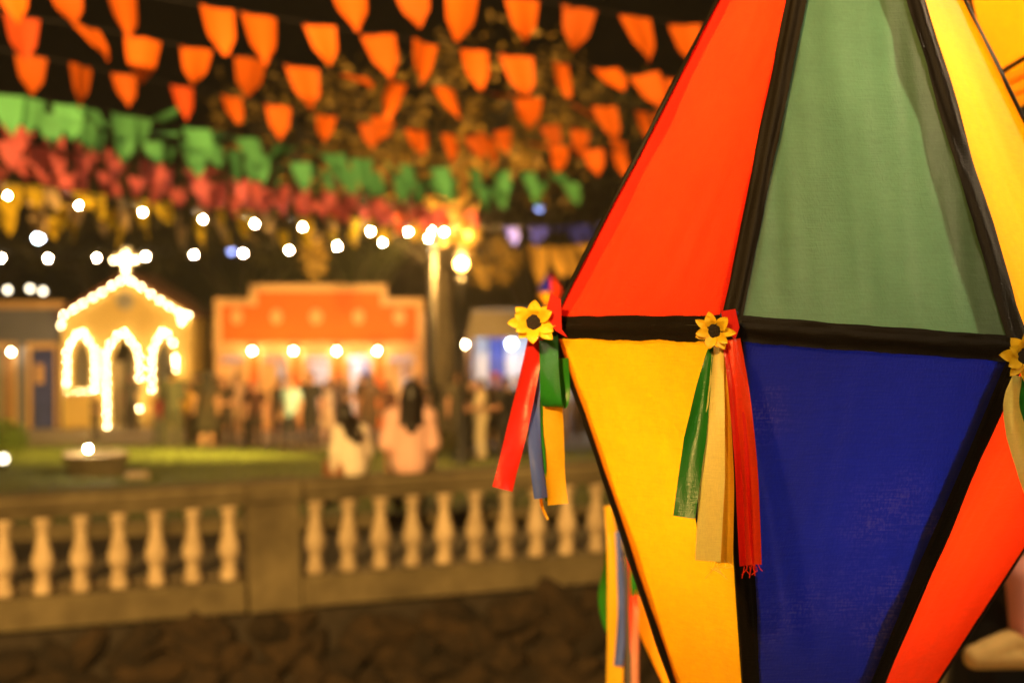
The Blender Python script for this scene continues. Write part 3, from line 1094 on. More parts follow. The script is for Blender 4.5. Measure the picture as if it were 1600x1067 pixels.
# ------------------------------------------------------------------ trees and shrubs
def leaf_cloud(centres, count, size, rr):
    vs, fs = [], []
    for k in range(count):
        c, R = rr.choice(centres)
        while True:
            d = Vector((rr.uniform(-1, 1), rr.uniform(-1, 1), rr.uniform(-1, 1)))
            if .25 < d.length < 1: break
        p = Vector(c) + Vector((d.x * R[0], d.y * R[1], d.z * R[2]))
        u = Vector((rr.gauss(0, 1), rr.gauss(0, 1), rr.gauss(0, .6))).normalized()
        w = u.cross(Vector((rr.gauss(0, 1), rr.gauss(0, 1), rr.gauss(0, 1)))).normalized()
        s = size * rr.uniform(.6, 1.3)
        n = len(vs)
        vs += [p - u * s, p - w * s * .42, p + u * s, p + w * s * .42]
        fs.append((n, n + 1, n + 2, n + 3))
    return vs, fs


def tree(name, x, y, h, spread, seed, label, leaves, size, m_leaf, trunk_r, group=None, fork=.35, droop=0, extra=()):
    rr = random.Random(seed)
    z0 = park(x, y)
    t = empty(name, (x, y, z0), label, 'tree', group)
    bm = bmesh.new()
    lean = Vector((rr.uniform(-.06, .06), rr.uniform(-.06, .06), 1))
    zf = h * fork
    add_tube(bm, [lean * (zf * k / 5) + Vector((.06 * math.sin(k), .06 * math.cos(k * 2), 0)) for k in range(6)], [trunk_r * (1.25 - .1 * k if k else 1.5) for k in range(6)], 12)
    top_ = lean * zf
    tr = obj('trunk', bm, M['bark'], t, True)
    cents = []
    for k in range(8):
        a = 2 * math.pi * k / 8 + rr.uniform(-.4, .4)
        L = spread * rr.uniform(.6, 1.05)
        p = [top_ - Vector((0, 0, .15))]
        for s in range(1, 6):
            f = s / 5
            p.append(top_ + Vector((math.cos(a) * L * f + rr.uniform(-.15, .15), math.sin(a) * L * f + rr.uniform(-.15, .15), (h - zf) * (f ** .8) * rr.uniform(.65, .95) - droop * f * f)))
        bm = bmesh.new()
        add_tube(bm, smooth_path(p, 3), [trunk_r * .55 * (1 - .85 * i / 15) for i in range(16)], 7)
        for s in (2, 3, 4):
            q = p[s]
            e = q + Vector((rr.uniform(-1, 1), rr.uniform(-1, 1), rr.uniform(.1, .9))) * spread * .32
            add_tube(bm, [q, (q + e) / 2 + Vector((0, 0, .1)), e], [trunk_r * .22, trunk_r * .14, trunk_r * .05], 5)
            cents.append((e, (spread * .20, spread * .20, spread * .15)))
        obj('limb', bm, M['bark'], t, True)
        cents.append((p[-1], (spread * .28, spread * .28, spread * .2)))
        cents.append((p[3], (spread * .22, spread * .22, spread * .16)))
    for p, r in extra[:len(extra) // 2]:
        q = Vector(p) - t.location
        bm = bmesh.new()
        add_tube(bm, smooth_path([top_ - Vector((0, 0, .3)), top_.lerp(q, .5) + Vector((0, 0, .5)), q, q + Vector((rr.uniform(-.4, .4), rr.uniform(-.4, .1), .4))], 5), [trunk_r * .34 * (1 - .9 * i / 15) for i in range(16)], 6)
        obj('limb', bm, M['bark'], t, True)
    cents += [(Vector(p) - t.location, r) for p, r in extra]
    vs, fs = leaf_cloud(cents, leaves, size, rr)
    raw('crown', vs, fs, m_leaf, t)
    return t


tx = at(697, 600, 31)
boughs = [(at(722, 352, 25.8), (.35, .4, .45)), (at(715, 300, 26), (.4, .5, .5)), (at(735, 240, 26.5), (.5, .6, .6)), (at(720, 160, 27), (.4, .6, .9)), (at(650, 262, 27), (.9, .7, .35)), (at(790, 250, 27), (.8, .7, .35)),
          (at(690, 110, 28), (.3, .5, .8)), (at(770, 410, 28), (.6, .6, .5)), (at(690, 330, 26), (.5, .5, .3)), (at(490, 395, 31), (.3, .4, .6)), (at(600, 230, 28), (.7, .6, .4)), (at(850, 205, 28), (.8, .6, .4))]
tree('park_tree', tx.x, 31, 8.4, 4.6, 3, 'big dark tree behind the pole, its leaves lit amber by the lamp', 4200, .12, M['leaf_pale'], .32, None, .50, 0, boughs + boughs)
GT = 'dark trees behind the little houses'
for px, Y, h, s, sd, lab in ((-60, 52, 9, 5.5, 11, 'dark leafy tree rising behind the grey house'), (170, 50, 8.5, 5.0, 12, 'dark leafy tree rising behind the chapel cross'), (380, 54, 10, 6, 13, 'dark leafy tree between chapel and orange house'),
                             (560, 50, 9, 5.5, 14, 'dark leafy tree rising behind the orange parapet'), (830, 46, 9.5, 5.5, 15, 'dark leafy tree rising behind the market stall'), (1050, 48, 10, 6, 16, 'dark leafy tree far behind the red lantern panel'),
                             (1400, 50, 10, 6, 17, 'dark leafy tree far behind the green lantern panel')):
    tree('background_tree', at(px, 0, Y).x, Y, h, s, sd, lab, 4200, .20, M['leaf'], .28, GT, .3)


def shrub(px, Y, w, h, seed, label, m):
    rr = random.Random(seed)
    x = at(px, 0, Y).x
    t = empty('shrub', (x, Y, park(x, Y)), label, 'shrub')
    bm = bmesh.new()
    for k in range(6):
        a = k * 1.05
        add_tube(bm, [(0, 0, 0), (math.cos(a) * w * .2, math.sin(a) * w * .2, h * .4), (math.cos(a) * w * .4, math.sin(a) * w * .4, h * .8)], [.03, .02, .008], 5)
    obj('stems', bm, M['bark'], t, True)
    vs, fs = leaf_cloud([((0, 0, h * .5), (w * .5, w * .5, h * .5)), ((w * .2, 0, h * .35), (w * .4, w * .4, h * .35))], 900, .07, rr)
    raw('foliage', vs, fs, m, t)


M['leaf_green'] = mat('leaf_green', (.09, .13, .025), .6, .35, 3)
shrub(0, 30, .9, .75, 5, 'small bright green shrub at the lawn edge before the grey house', M['leaf_green'])
shrub(690, 29.5, .8, .5, 6, 'low dark shrub at the foot of the big tree', M['leaf'])


# ------------------------------------------------------------------ people
SKIN = [mat('skin_a', (.50, .27, .16), .55, .06, 20), mat('skin_b', (.30, .15, .085), .55, .06, 20)]
HAIR = mat('hair_dark', (.012, .008, .006), .45, .4, 60)
HAIRB = mat('hair_brown', (.06, .03, .015), .45, .4, 60)
EYE_M = mat('eye', (.02, .015, .012), .2, .1, 10)
LIP = mat('lip', (.35, .10, .08), .5, .05, 10)
_cl = {}


def garment(c):
    k = tuple(c)
    if k not in _cl: _cl[k] = mat('garment', c, .85, .10, 9, .25, 60)
    return _cl[k]


def blob(bm, p0, p1, r0, r1, n=12, m=5):
    """tapered capsule"""
    p0, p1 = Vector(p0), Vector(p1)
    d = p1 - p0
    L = max(d.length, 1e-5)
    q = d.to_track_quat('Z', 'Y') if d.length > 1e-5 else Euler((0, 0, 0)).to_quaternion()
    rings = []
    for k in range(m + 1):
        a = -math.pi / 2 + math.pi / 2 * k / m
        rings.append((r0 * math.cos(a), r0 * math.sin(a)))
    for k in range(m + 1):
        a = math.pi / 2 * k / m
        rings.append((r1 * math.cos(a), L + r1 * math.sin(a)))
    R = [[bm.verts.new(p0 + q @ Vector((max(r, 1e-4) * math.cos(6.28319 * i / n), max(r, 1e-4) * math.sin(6.28319 * i / n), z))) for i in range(n)] for r, z in rings]
    for a, b in zip(R, R[1:]):
        for i in range(n): bm.faces.new((a[i], a[(i + 1) % n], b[(i + 1) % n], b[i]))
    bm.faces.new(R[0][::-1]); bm.faces.new(R[-1])


def ball(bm, c, r):
    v = bmesh.ops.create_uvsphere(bm, u_segments=18, v_segments=12, radius=1)['verts']
    for q in v: q.co = Vector((q.co.x * r[0], q.co.y * r[1], q.co.z * r[2])) + Vector(c)


def fused(name, bm, m, parent, voxel, smooth=2):
    """one continuous surface out of overlapping volumes"""
    me = bpy.data.meshes.new('tmp')
    bmesh.ops.recalc_face_normals(bm, faces=bm.faces)
    bm.to_mesh(me); bm.free()
    tmp = bpy.data.objects.new('tmp', me)
    COL.objects.link(tmp)
    md = tmp.modifiers.new('r', 'REMESH'); md.mode = 'VOXEL'; md.voxel_size = voxel
    sm = tmp.modifiers.new('s', 'SMOOTH'); sm.iterations = smooth; sm.factor = .5
    dg = bpy.context.evaluated_depsgraph_get()
    out = bpy.data.meshes.new_from_object(tmp.evaluated_get(dg))
    bpy.data.objects.remove(tmp); bpy.data.meshes.remove(me)
    out.name = name
    out.materials.clear(); out.materials.append(m)
    for p in out.polygons: p.use_smooth = True
    return link_mesh(name, out, parent)


def pose_stand(rr, arms='down'):
    J = {'pelvis': (0, 0, .53), 'chest': (0, .005, .72), 'neck': (0, 0, .835), 'head': (0, .012, .925)}
    sw = rr.uniform(-.03, .05)
    for s, n in ((-1, 'l'), (1, 'r')):
        J['sh' + n] = (s * .108, 0, .805)
        if arms == 'up' and s > 0:
            J['el' + n] = (s * .15, .10, .70); J['wr' + n] = (s * .07, .20, .76)
        elif arms == 'front':
            J['el' + n] = (s * .135, .05, .64); J['wr' + n] = (s * .06, .18, .62)
        else:
            J['el' + n] = (s * .145, -.01, .645); J['wr' + n] = (s * .15, .04, .50)
        J['hip' + n] = (s * .05, 0, .51)
        J['kn' + n] = (s * .06, .015 + s * sw * .6, .285)
        J['an' + n] = (s * .065, -.01 + s * sw, .045)
        J['toe' + n] = (s * .08, .085 + s * sw, .02)
    return J


def pose_sit(lean=0.0, turn=0.0):
    """seated, seat at z = 0, legs forward and hanging; unit = standing height"""
    J = {'pelvis': (0, 0, .06), 'chest': (turn * .02, lean * .10 - .01, .25), 'neck': (turn * .03, lean * .18, .345), 'head': (turn * .05, lean * .22 + .02, .43)}
    for s, n in ((-1, 'l'), (1, 'r')):
        J['sh' + n] = (s * .088, lean * .15, .298)
        J['el' + n] = (s * .122, lean * .12 - .005, .15)
        J['wr' + n] = (s * .118, .06, .045)
        J['hip' + n] = (s * .05, .02, .05)
        J['kn' + n] = (s * .065, .25, .05)
        J['an' + n] = (s * .06, .27, -.20)
        J['toe' + n] = (s * .06, .36, -.235)
    return J


def person(x, y, z, rz, H, J, label, shirt, legs, skin=0, hair='short', voxel=.014, skirt=False, sleeve=.6, shoes=(.05, .04, .04), hair_m=None, group=None, long_sleeve=False, hat=None, barelegs=False, loose=1.0, shoe_k=1.0):
    J = {k: Vector(v) * H for k, v in J.items()}
    t = empty('person', (x, y, z), label, 'person', group, rz)
    sk = SKIN[skin]
    hm = hair_m or HAIR
    bm = bmesh.new()
    h = J['head']
    blob(bm, J['pelvis'] + Vector((0, 0, -.02 * H)), J['chest'], .078 * H, .085 * H)
    blob(bm, J['shl'], J['shr'], .043 * H, .043 * H)
    blob(bm, J['chest'], (J['shl'] + J['shr']) / 2, .085 * H, .06 * H)
    blob(bm, J['neck'] - Vector((0, 0, .03 * H)), h - Vector((0, 0, .02 * H)), .032 * H, .030 * H)
    ball(bm, h, (.047 * H, .056 * H, .066 * H))
    ball(bm, h + Vector((0, .018 * H, -.028 * H)), (.036 * H, .036 * H, .038 * H))
    blob(bm, h + Vector((0, .052 * H, .006 * H)), h + Vector((0, .064 * H, -.014 * H)), .006 * H, .010 * H)
    for s in (-1, 1):
        ball(bm, h + Vector((s * .048 * H, -.002 * H, -.004 * H)), (.008 * H, .013 * H, .019 * H))
    for n, s in (('l', -1), ('r', 1)):
        blob(bm, J['sh' + n], J['el' + n], .034 * H, .026 * H)
        blob(bm, J['el' + n], J['wr' + n], .026 * H, .018 * H)
        d = (J['wr' + n] - J['el' + n]).normalized()
        palm = J['wr' + n] + d * .045 * H
        blob(bm, J['wr' + n], palm, .018 * H, .021 * H)
        side = d.cross(Vector((1, 0, 0)))
        if side.length < .1: side = d.cross(Vector((0, 1, 0)))
        side.normalize()
        curl = Vector((-s, 0, 0)) * .010 * H
        for f in range(4):
            o_ = side * (f - 1.5) * .0115 * H
            L = (.040, .046, .043, .034)[f] * H
            a = palm + o_ * 1.1
            m1 = a + d * L * .55 + curl * .4 + o_ * .15
            blob(bm, a, m1, .0075 * H, .0068 * H, 8, 3)
            blob(bm, m1, m1 + d * L * .42 + curl, .0068 * H, .0058 * H, 8, 3)
        th = J['wr' + n] + d * .015 * H - side * .014 * H
        blob(bm, th, th + d * .028 * H - side * .02 * H + curl * .3, .009 * H, .007 * H, 8, 3)
        blob(bm, J['hip' + n], J['kn' + n], .058 * H, .036 * H)
        blob(bm, J['kn' + n], J['an' + n], .037 * H, .022 * H)
        blob(bm, J['an' + n], J['toe' + n], .024 * H, .018 * H)
    body = fused('body', bm, sk, t, voxel)
    for s in (-1, 1):
        bm = bmesh.new(); ball(bm, h + Vector((s * .019 * H, .050 * H, .004 * H)), (.0065 * H, .005 * H, .0045 * H)); obj('eye', bm, EYE_M, t, True)
    bm = bmesh.new(); ball(bm, h + Vector((0, .051 * H, -.036 * H)), (.014 * H, .006 * H, .005 * H)); obj('mouth', bm, LIP, t, True)
    # shirt
    e = .010 * H * loose
    bm = bmesh.new()
    blob(bm, J['pelvis'] + Vector((0, 0, .0)), J['chest'], .083 * H + e, .089 * H + e * .6)
    blob(bm, J['chest'], (J['shl'] + J['shr']) / 2 - Vector((0, 0, .012 * H)), .087 * H + e * .6, .058 * H + e)
    blob(bm, J['shl'], J['shr'], .045 * H + e * .7, .045 * H + e * .7)
    for n in 'lr':
        f = 1.0 if long_sleeve else sleeve
        blob(bm, J['sh' + n], J['sh' + n].lerp(J['el' + n], f), .038 * H + e * .6, .032 * H + e * .8)
        if long_sleeve: blob(bm, J['el' + n], J['el' + n].lerp(J['wr' + n], .92), .030 * H + e * .6, .022 * H + e * .6)
    fused('shirt', bm, garment(shirt), t, voxel * 1.1, 3)
    bm = bmesh.new()
    blob(bm, J['pelvis'] + Vector((0, 0, .0)), J['pelvis'] + Vector((0, 0, -.03 * H)), .082 * H + e * .4, .078 * H + e * .4)
    if skirt:
        for n in 'lr': blob(bm, J['hip' + n], J['kn' + n], .075 * H, .085 * H)
    else:
        for n in 'lr':
            blob(bm, J['hip' + n], J['kn' + n], .064 * H + e * .3, .044 * H + e * .4)
            if not barelegs: blob(bm, J['kn' + n], J['kn' + n].lerp(J['an' + n], .9), .043 * H + e * .4, .034 * H + e * .4)
    fused('skirt' if skirt else 'trousers', bm, garment(legs), t, voxel * 1.1, 3)
    for n in 'lr':
        bm = bmesh.new()
        d = J['toe' + n] - J['an' + n]
        fw = Vector((d.x, d.y, 0)).normalized()
        sole = J['toe' + n].z
        heel = Vector((J['an' + n].x, J['an' + n].y, sole + .008 * H)) - fw * .018 * H
        blob(bm, heel, J['toe' + n] + Vector((0, 0, .004 * H)), .026 * H * shoe_k, .024 * H * shoe_k)
        blob(bm, heel + Vector((0, 0, .02 * H)), J['an' + n] + fw * .01 * H, .028 * H * shoe_k, .028 * H * (1 + (shoe_k - 1) * .6))
        if shoe_k > 1: blob(bm, J['an' + n] + fw * .015 * H, J['toe' + n] - fw * .03 * H + Vector((0, 0, .016 * H)), .034 * H, .036 * H)
        fused('shoe', bm, garment(shoes), t, voxel, 1)
    bm = bmesh.new()
    ball(bm, h + Vector((0, -.012 * H, .014 * H)), (.055 * H, .058 * H, .064 * H))
    if hair == 'long':
        ball(bm, h + Vector((0, -.030 * H, -.03 * H)), (.052 * H, .042 * H, .075 * H))
        blob(bm, h + Vector((0, -.035 * H, -.05 * H)), Vector((h.x * .4, J['chest'].y - .095 * H, J['chest'].z - .0 * H)), .048 * H, .036 * H)
        for s in (-1, 1): blob(bm, h + Vector((s * .035 * H, -.02 * H, -.02 * H)), Vector((s * .05 * H + h.x * .4, J['chest'].y - .075 * H, J['chest'].z + .02 * H)), .03 * H, .02 * H)
    fused('hair', bm, hm, t, voxel, 2)
    if hat:
        bm = bmesh.new()
        add_lathe(bm, [(.10 * H, .02 * H), (.10 * H, .026 * H), (.062 * H, .03 * H), (.058 * H, .07 * H), (.03 * H, .085 * H)], 18, h + Vector((0, -.01 * H, .02 * H)))
        obj('hat', bm, garment(hat), t, True)
    return t


# the two girls on the rail
def rail_point(px):
    best = min((abs(800 + F * bl(s * .01).x / bl(s * .01).y - px), s * .01) for s in range(-300, 690))
    return bl(best[1], .02, .765)


pr = rail_point(640)
person(pr.x, pr.y + .03, pr.z, .10, 1.50, pose_sit(-.1, .2), 'girl in a pale pink shirt with long dark hair sitting on the balustrade', (.76, .45, .38), (.16, .17, .18), 0, 'long', .009, sleeve=.95, loose=2.4)
pr = rail_point(552)
person(pr.x, pr.y + .03, pr.z, .55, 1.16, pose_sit(.35, -.5), 'smaller girl in a cream blouse leaning forward on the balustrade', (.76, .66, .54), (.30, .12, .06), 0, 'long', .008, long_sleeve=True, loose=1.8)

GP = 'people strolling in front of the lit houses'
crowd = [
    # px, Y, rz, H, arms, shirt, legs, label, extra
    (455, 29.2, 2.6, 1.55, 'down', (.35, .55, .62), (.02, .02, .025), 'child in a light blue shirt and dark trousers before the orange house', {}),
    (485, 30.0, 3.0, 1.68, 'down', (.02, .018, .018), (.03, .025, .02), 'man in black standing right of the child in light blue', {}),
    (512, 33.0, 2.0, 1.50, 'front', (.62, .50, .48), (.60, .45, .36), 'woman in a pale pink top before the open middle door', {'hair': 'long', 'skirt': True}),
    (578, 30.5, .4, 1.66, 'down', (.16, .08, .04), (.10, .06, .03), 'woman with brown hair in a brown top between the girls on the rail', {'hair': 'long', 'hair_m': HAIRB}),
    (400, 31.5, 2.9, 1.50, 'down', (.13, .035, .02), (.05, .03, .02), 'person in a dark maroon shirt between the first two doors', {}),
    (370, 34.5, 3.3, 1.62, 'up', (.58, .38, .26), (.52, .36, .22), 'person in peach clothes before the first door of the orange house', {}),
    (322, 30.5, .3, 1.74, 'down', (.11, .07, .04), (.06, .045, .03), 'person in dark brown clothes between chapel and orange house', {'skirt': True, 'hair': 'long'}),
    (268, 29.5, .1, 1.76, 'front', (.15, .14, .11), (.10, .09, .07), 'big person in a grey green jacket before the right chapel window', {'long_sleeve': True}),
    (247, 33.0, 1.2, 1.20, 'down', (.42, .04, .05), (.35, .38, .25), 'small child in a red top before the chapel door', {}),
    (294, 33.2, 2.2, 1.45, 'down', (.62, .34, .04), (.12, .09, .06), 'child in a mustard yellow shirt right of the big grey green jacket', {}),
    (148, 34.0, 4.4, 1.15, 'front', (.16, .11, .07), (.05, .04, .04), 'small child in dark clothes at the left of the chapel door', {}),
    (204, 37.2, 3.1, 1.55, 'down', (.30, .28, .22), (.12, .10, .08), 'person in grey standing in the chapel doorway', {}),
    (752, 26.0, 1.8, 1.52, 'front', (.62, .50, .30), (.60, .50, .30), 'person in cream clothes near the market stall', {}),
    (792, 25.0, 1.2, 1.55, 'front', (.015, .014, .015), (.02, .018, .018), 'person in black close to the red ribbon', {'hat': None}),
    (774, 29.5, 2.9, 1.62, 'down', (.10, .06, .04), (.05, .04, .04), 'person with an orange hat before the market stall', {'hat': (.55, .13, .02)}),
    (718, 30.5, 3.2, 1.70, 'down', (.10, .08, .04), (.06, .05, .03), 'person in olive brown left of the market stall', {}),
    (306, 34.0, 1.5, 1.64, 'front', (.05, .035, .025), (.04, .03, .02), 'person in near black brown between the mustard child and the brown dress', {}),
    (338, 33.6, 4.6, 1.58, 'down', (.09, .045, .02), (.05, .035, .02), 'person in a chestnut top right of the long brown dress', {'hair': 'long'}),
    (386, 32.2, 1.9, 1.46, 'front', (.17, .06, .03), (.04, .03, .025), 'girl in a reddish brown top left of the maroon shirt', {'hair': 'long'}),
    (530, 34.0, 3.4, 1.58, 'down', (.30, .20, .22), (.10, .07, .06), 'person in dusty lilac above the head of the smaller girl', {'hair': 'long'}),
    (566, 34.2, 2.2, 1.64, 'front', (.07, .04, .025), (.05, .03, .02), 'dark figure before the fourth door, next to the brown haired woman', {}),
    (655, 33.0, 2.9, 1.60, 'down', (.16, .09, .05), (.05, .04, .03), 'person in brown at the right edge of the orange house, behind the pink shirt', {}),
    (735, 28.5, 4.0, 1.55, 'front', (.09, .06, .03), (.05, .04, .03), 'person in dull brown left of the cream clothed person by the stall', {}),
    (437, 31.5, 2.5, 1.58, 'down', (.05, .035, .03), (.03, .025, .02), 'dark figure just left of the child in light blue', {}),
    (352, 31.8, 2.8, 1.60, 'front', (.10, .06, .04), (.06, .04, .03), 'dark brown figure by the left edge of the orange house', {'hair': 'long'}),
    (606, 31.5, 5.5, 1.50, 'front', (.16, .05, .03), (.05, .04, .04), 'person in a dark rust shirt beside the pink shirted girl', {}),
    (812, 28.0, 2.2, 1.60, 'down', (.04, .03, .03), (.03, .025, .02), 'dark figure behind the red ribbon', {}),
]
for i, (px, Y, rz, H, arms, sh, lg_, lab, ex) in enumerate(crowd):
    if max(sh) < .5: sh, lg_ = tuple(c * .38 for c in sh), tuple(c * .5 for c in lg_)
    x = (px - 800) / F * Y
    person(x, Y, park(x, Y) + .03, rz, H, pose_stand(random.Random(i), arms), lab, sh, lg_, i % 2, voxel=.017, group=GP, **ex)


# ------------------------------------------------------------------ lanterns
FAB = {  # mottling paints uneven light and dye variation into red and yellow
    'red': cloth('red_fabric', (.60, .026, .010), (.95, .040, .003), .5, .55, 500, .5, 0, .35, .24),
    'yellow': cloth('yellow_fabric', (.80, .39, .010), (1.0, .44, .003), .5, .55, 500, .4, 0, .35, .15),
    'golden': cloth('golden_fabric', (.80, .30, .006), (1.0, .385, .002), .5, .55, 500, .3, 0, .3, .10),
    'green': cloth('green_fabric', (.088, .168, .108), (.055, .130, .062), .46, .36, 420, .25, 0, .5, .24),
    'blue': cloth('blue_fabric', (.010, .016, .22), (.002, .008, .23), .4, .40, 420, .7, .1, .45, .15, worn_sheen=(.24, .15, .16)),
    'orange': cloth('orange_fabric', (.80, .24, .01), (1.0, .36, .004), .5, .55, 900, .2),
}
M['tape'] = cloth('black_tape', (.0065, .0045, .0026), (.004, .003, .002), .05, .6, 700, .5, .0, .16, .2)
M['hem'] = mat('folded_hem', (.05, .045, .02), .9, .2, 20)
RIB = {
    'red': cloth('red_ribbon', (.62, .018, .010), (.8, .02, .008), .42, .28, 1200, .2, 0, .6),
    'scarlet': cloth('scarlet_ribbon', (.92, .06, .010), (1, .06, .008), .55, .28, 1200, .2, 0, .6),
    'green': cloth('green_ribbon', (.016, .17, .014), (.02, .22, .012), .35, .27, 1200, .2, 0, .6),
    'yellow': cloth('yellow_ribbon', (.95, .55, .02), (1, .55, .02), .6, .4, 1200, .2, 0, .5),
    'pale_yellow': cloth('pale_yellow_ribbon', (1, .80, .20), (1, .95, .25), .45, .4, 1200, .2, 0, .5),
    'blue': cloth('blue_ribbon', (.05, .09, .42), (.05, .09, .45), .3, .4, 1200, .2, 0, .5),
    'navy': cloth('navy_ribbon', (.015, .03, .12), (.01, .02, .10), .3, .4, 1200, .2, 0, .5),
    'grey': cloth('grey_ribbon', (.07, .07, .08), (.05, .05, .05), .3, .4, 1200, .2, 0, .5),
    'pink': cloth('pink_ribbon', (.55, .25, .20), (.6, .3, .2), .4, .4, 1200, .2, 0, .5),
}
PETAL = cloth('sunflower_petal', (.86, .56, .020), (.9, .56, .015), .35, .45, 250, .4, 0, .4, .18)
SEED = mat('sunflower_seeds', (.016, .008, .005), .9, .5, 300, .9, 700)
LEAF_B = mat('sunflower_back', (.02, .06, .012), .7, .2, 30)


def fabric_panel(name, a, b, c, m, parent, sag, seed, n=30, wr=.0026):
    """triangular cloth stretched between three corners, given in lantern space; apex a"""
    nrm = (b - a).cross(c - a).normalized()
    cen = (a + b + c) / 3
    if nrm.dot(cen) < 0: nrm = -nrm
    vs, fs, idx = [], [], {}
    e1, e2 = (b - a), (c - a)
    for i in range(n + 1):
        for j in range(i + 1):
            u = (i - j) / n
            v = j / n
            w = 1 - u - v
            p = a * w + b * u + c * v
            k = 27 * u * v * w
            edge = min(u, v, w)
            wrinkle = wr * (noise.noise(Vector((u * 16 - v * 16, w * 3, seed))) + .6 * noise.noise(Vector((u * 6, v * 6, seed + 9)))) * min(1, edge * 14)
            # pull lines running out of the two lower corners
            f1 = math.atan2(v, max(1 - u, 1e-4)) * 46
            pull = .0012 * math.sin(f1 + seed) * math.exp(-((1 - u) * 5) ** 2) + .0012 * math.sin(math.atan2(u, max(1 - v, 1e-4)) * 46 + seed) * math.exp(-((1 - v) * 5) ** 2)
            p = p + nrm * (-sag * k + wrinkle + pull * min(1, edge * 20))
            idx[(i, j)] = len(vs)
            vs.append(p)
    for i in range(n):
        for j in range(i + 1):
            fs.append((idx[(i, j)], idx[(i + 1, j)], idx[(i + 1, j + 1)]))
            if j < i: fs.append((idx[(i, j)], idx[(i + 1, j + 1)], idx[(i, j + 1)]))
    return raw(name, vs, fs, m, parent, True)


def edge_tape(name, p0, p1, nA, nB, inA, inB, wA, wB, m, parent, seed, lift=.0022, n=60):
    """tape folded over an edge: runs wA onto one panel and wB onto the other"""
    vs, fs = [], []
    K = 5
    for i in range(n + 1):
        t = i / n
        p = p0.lerp(p1, t)
        wob = 1 + .16 * noise.noise(Vector((t * 7, seed, 0))) + .05 * noise.noise(Vector((t * 40, seed, 3)))
        wob2 = 1 + .16 * noise.noise(Vector((t * 7, seed, 5))) + .05 * noise.noise(Vector((t * 40, seed, 8)))
        nm = (nA + nB).normalized()
        for k in range(-K, K + 1):
            f = abs(k) / K
            if k < 0: q = p + inA * wA * wob * f + nA * lift
            elif k > 0: q = p + inB * wB * wob2 * f + nB * lift
            else: q = p + nm * lift * 1.05
            ruck = .0026 * noise.noise(Vector((t * 9, k * .55, seed))) + .0014 * math.sin(k * 1.3 + 4 * noise.noise(Vector((t * 3, seed, 2))))
            q = q + (nA if k < 0 else nB if k > 0 else nm) * (max(-lift * .5, ruck))
            vs.append(q)
    W = 2 * K + 1
    for i in range(n):
        for k in range(W - 1):
            a = i * W + k
            fs.append((a, a + 1, a + W + 1, a + W))
    return raw(name, vs, fs, m, parent, True)


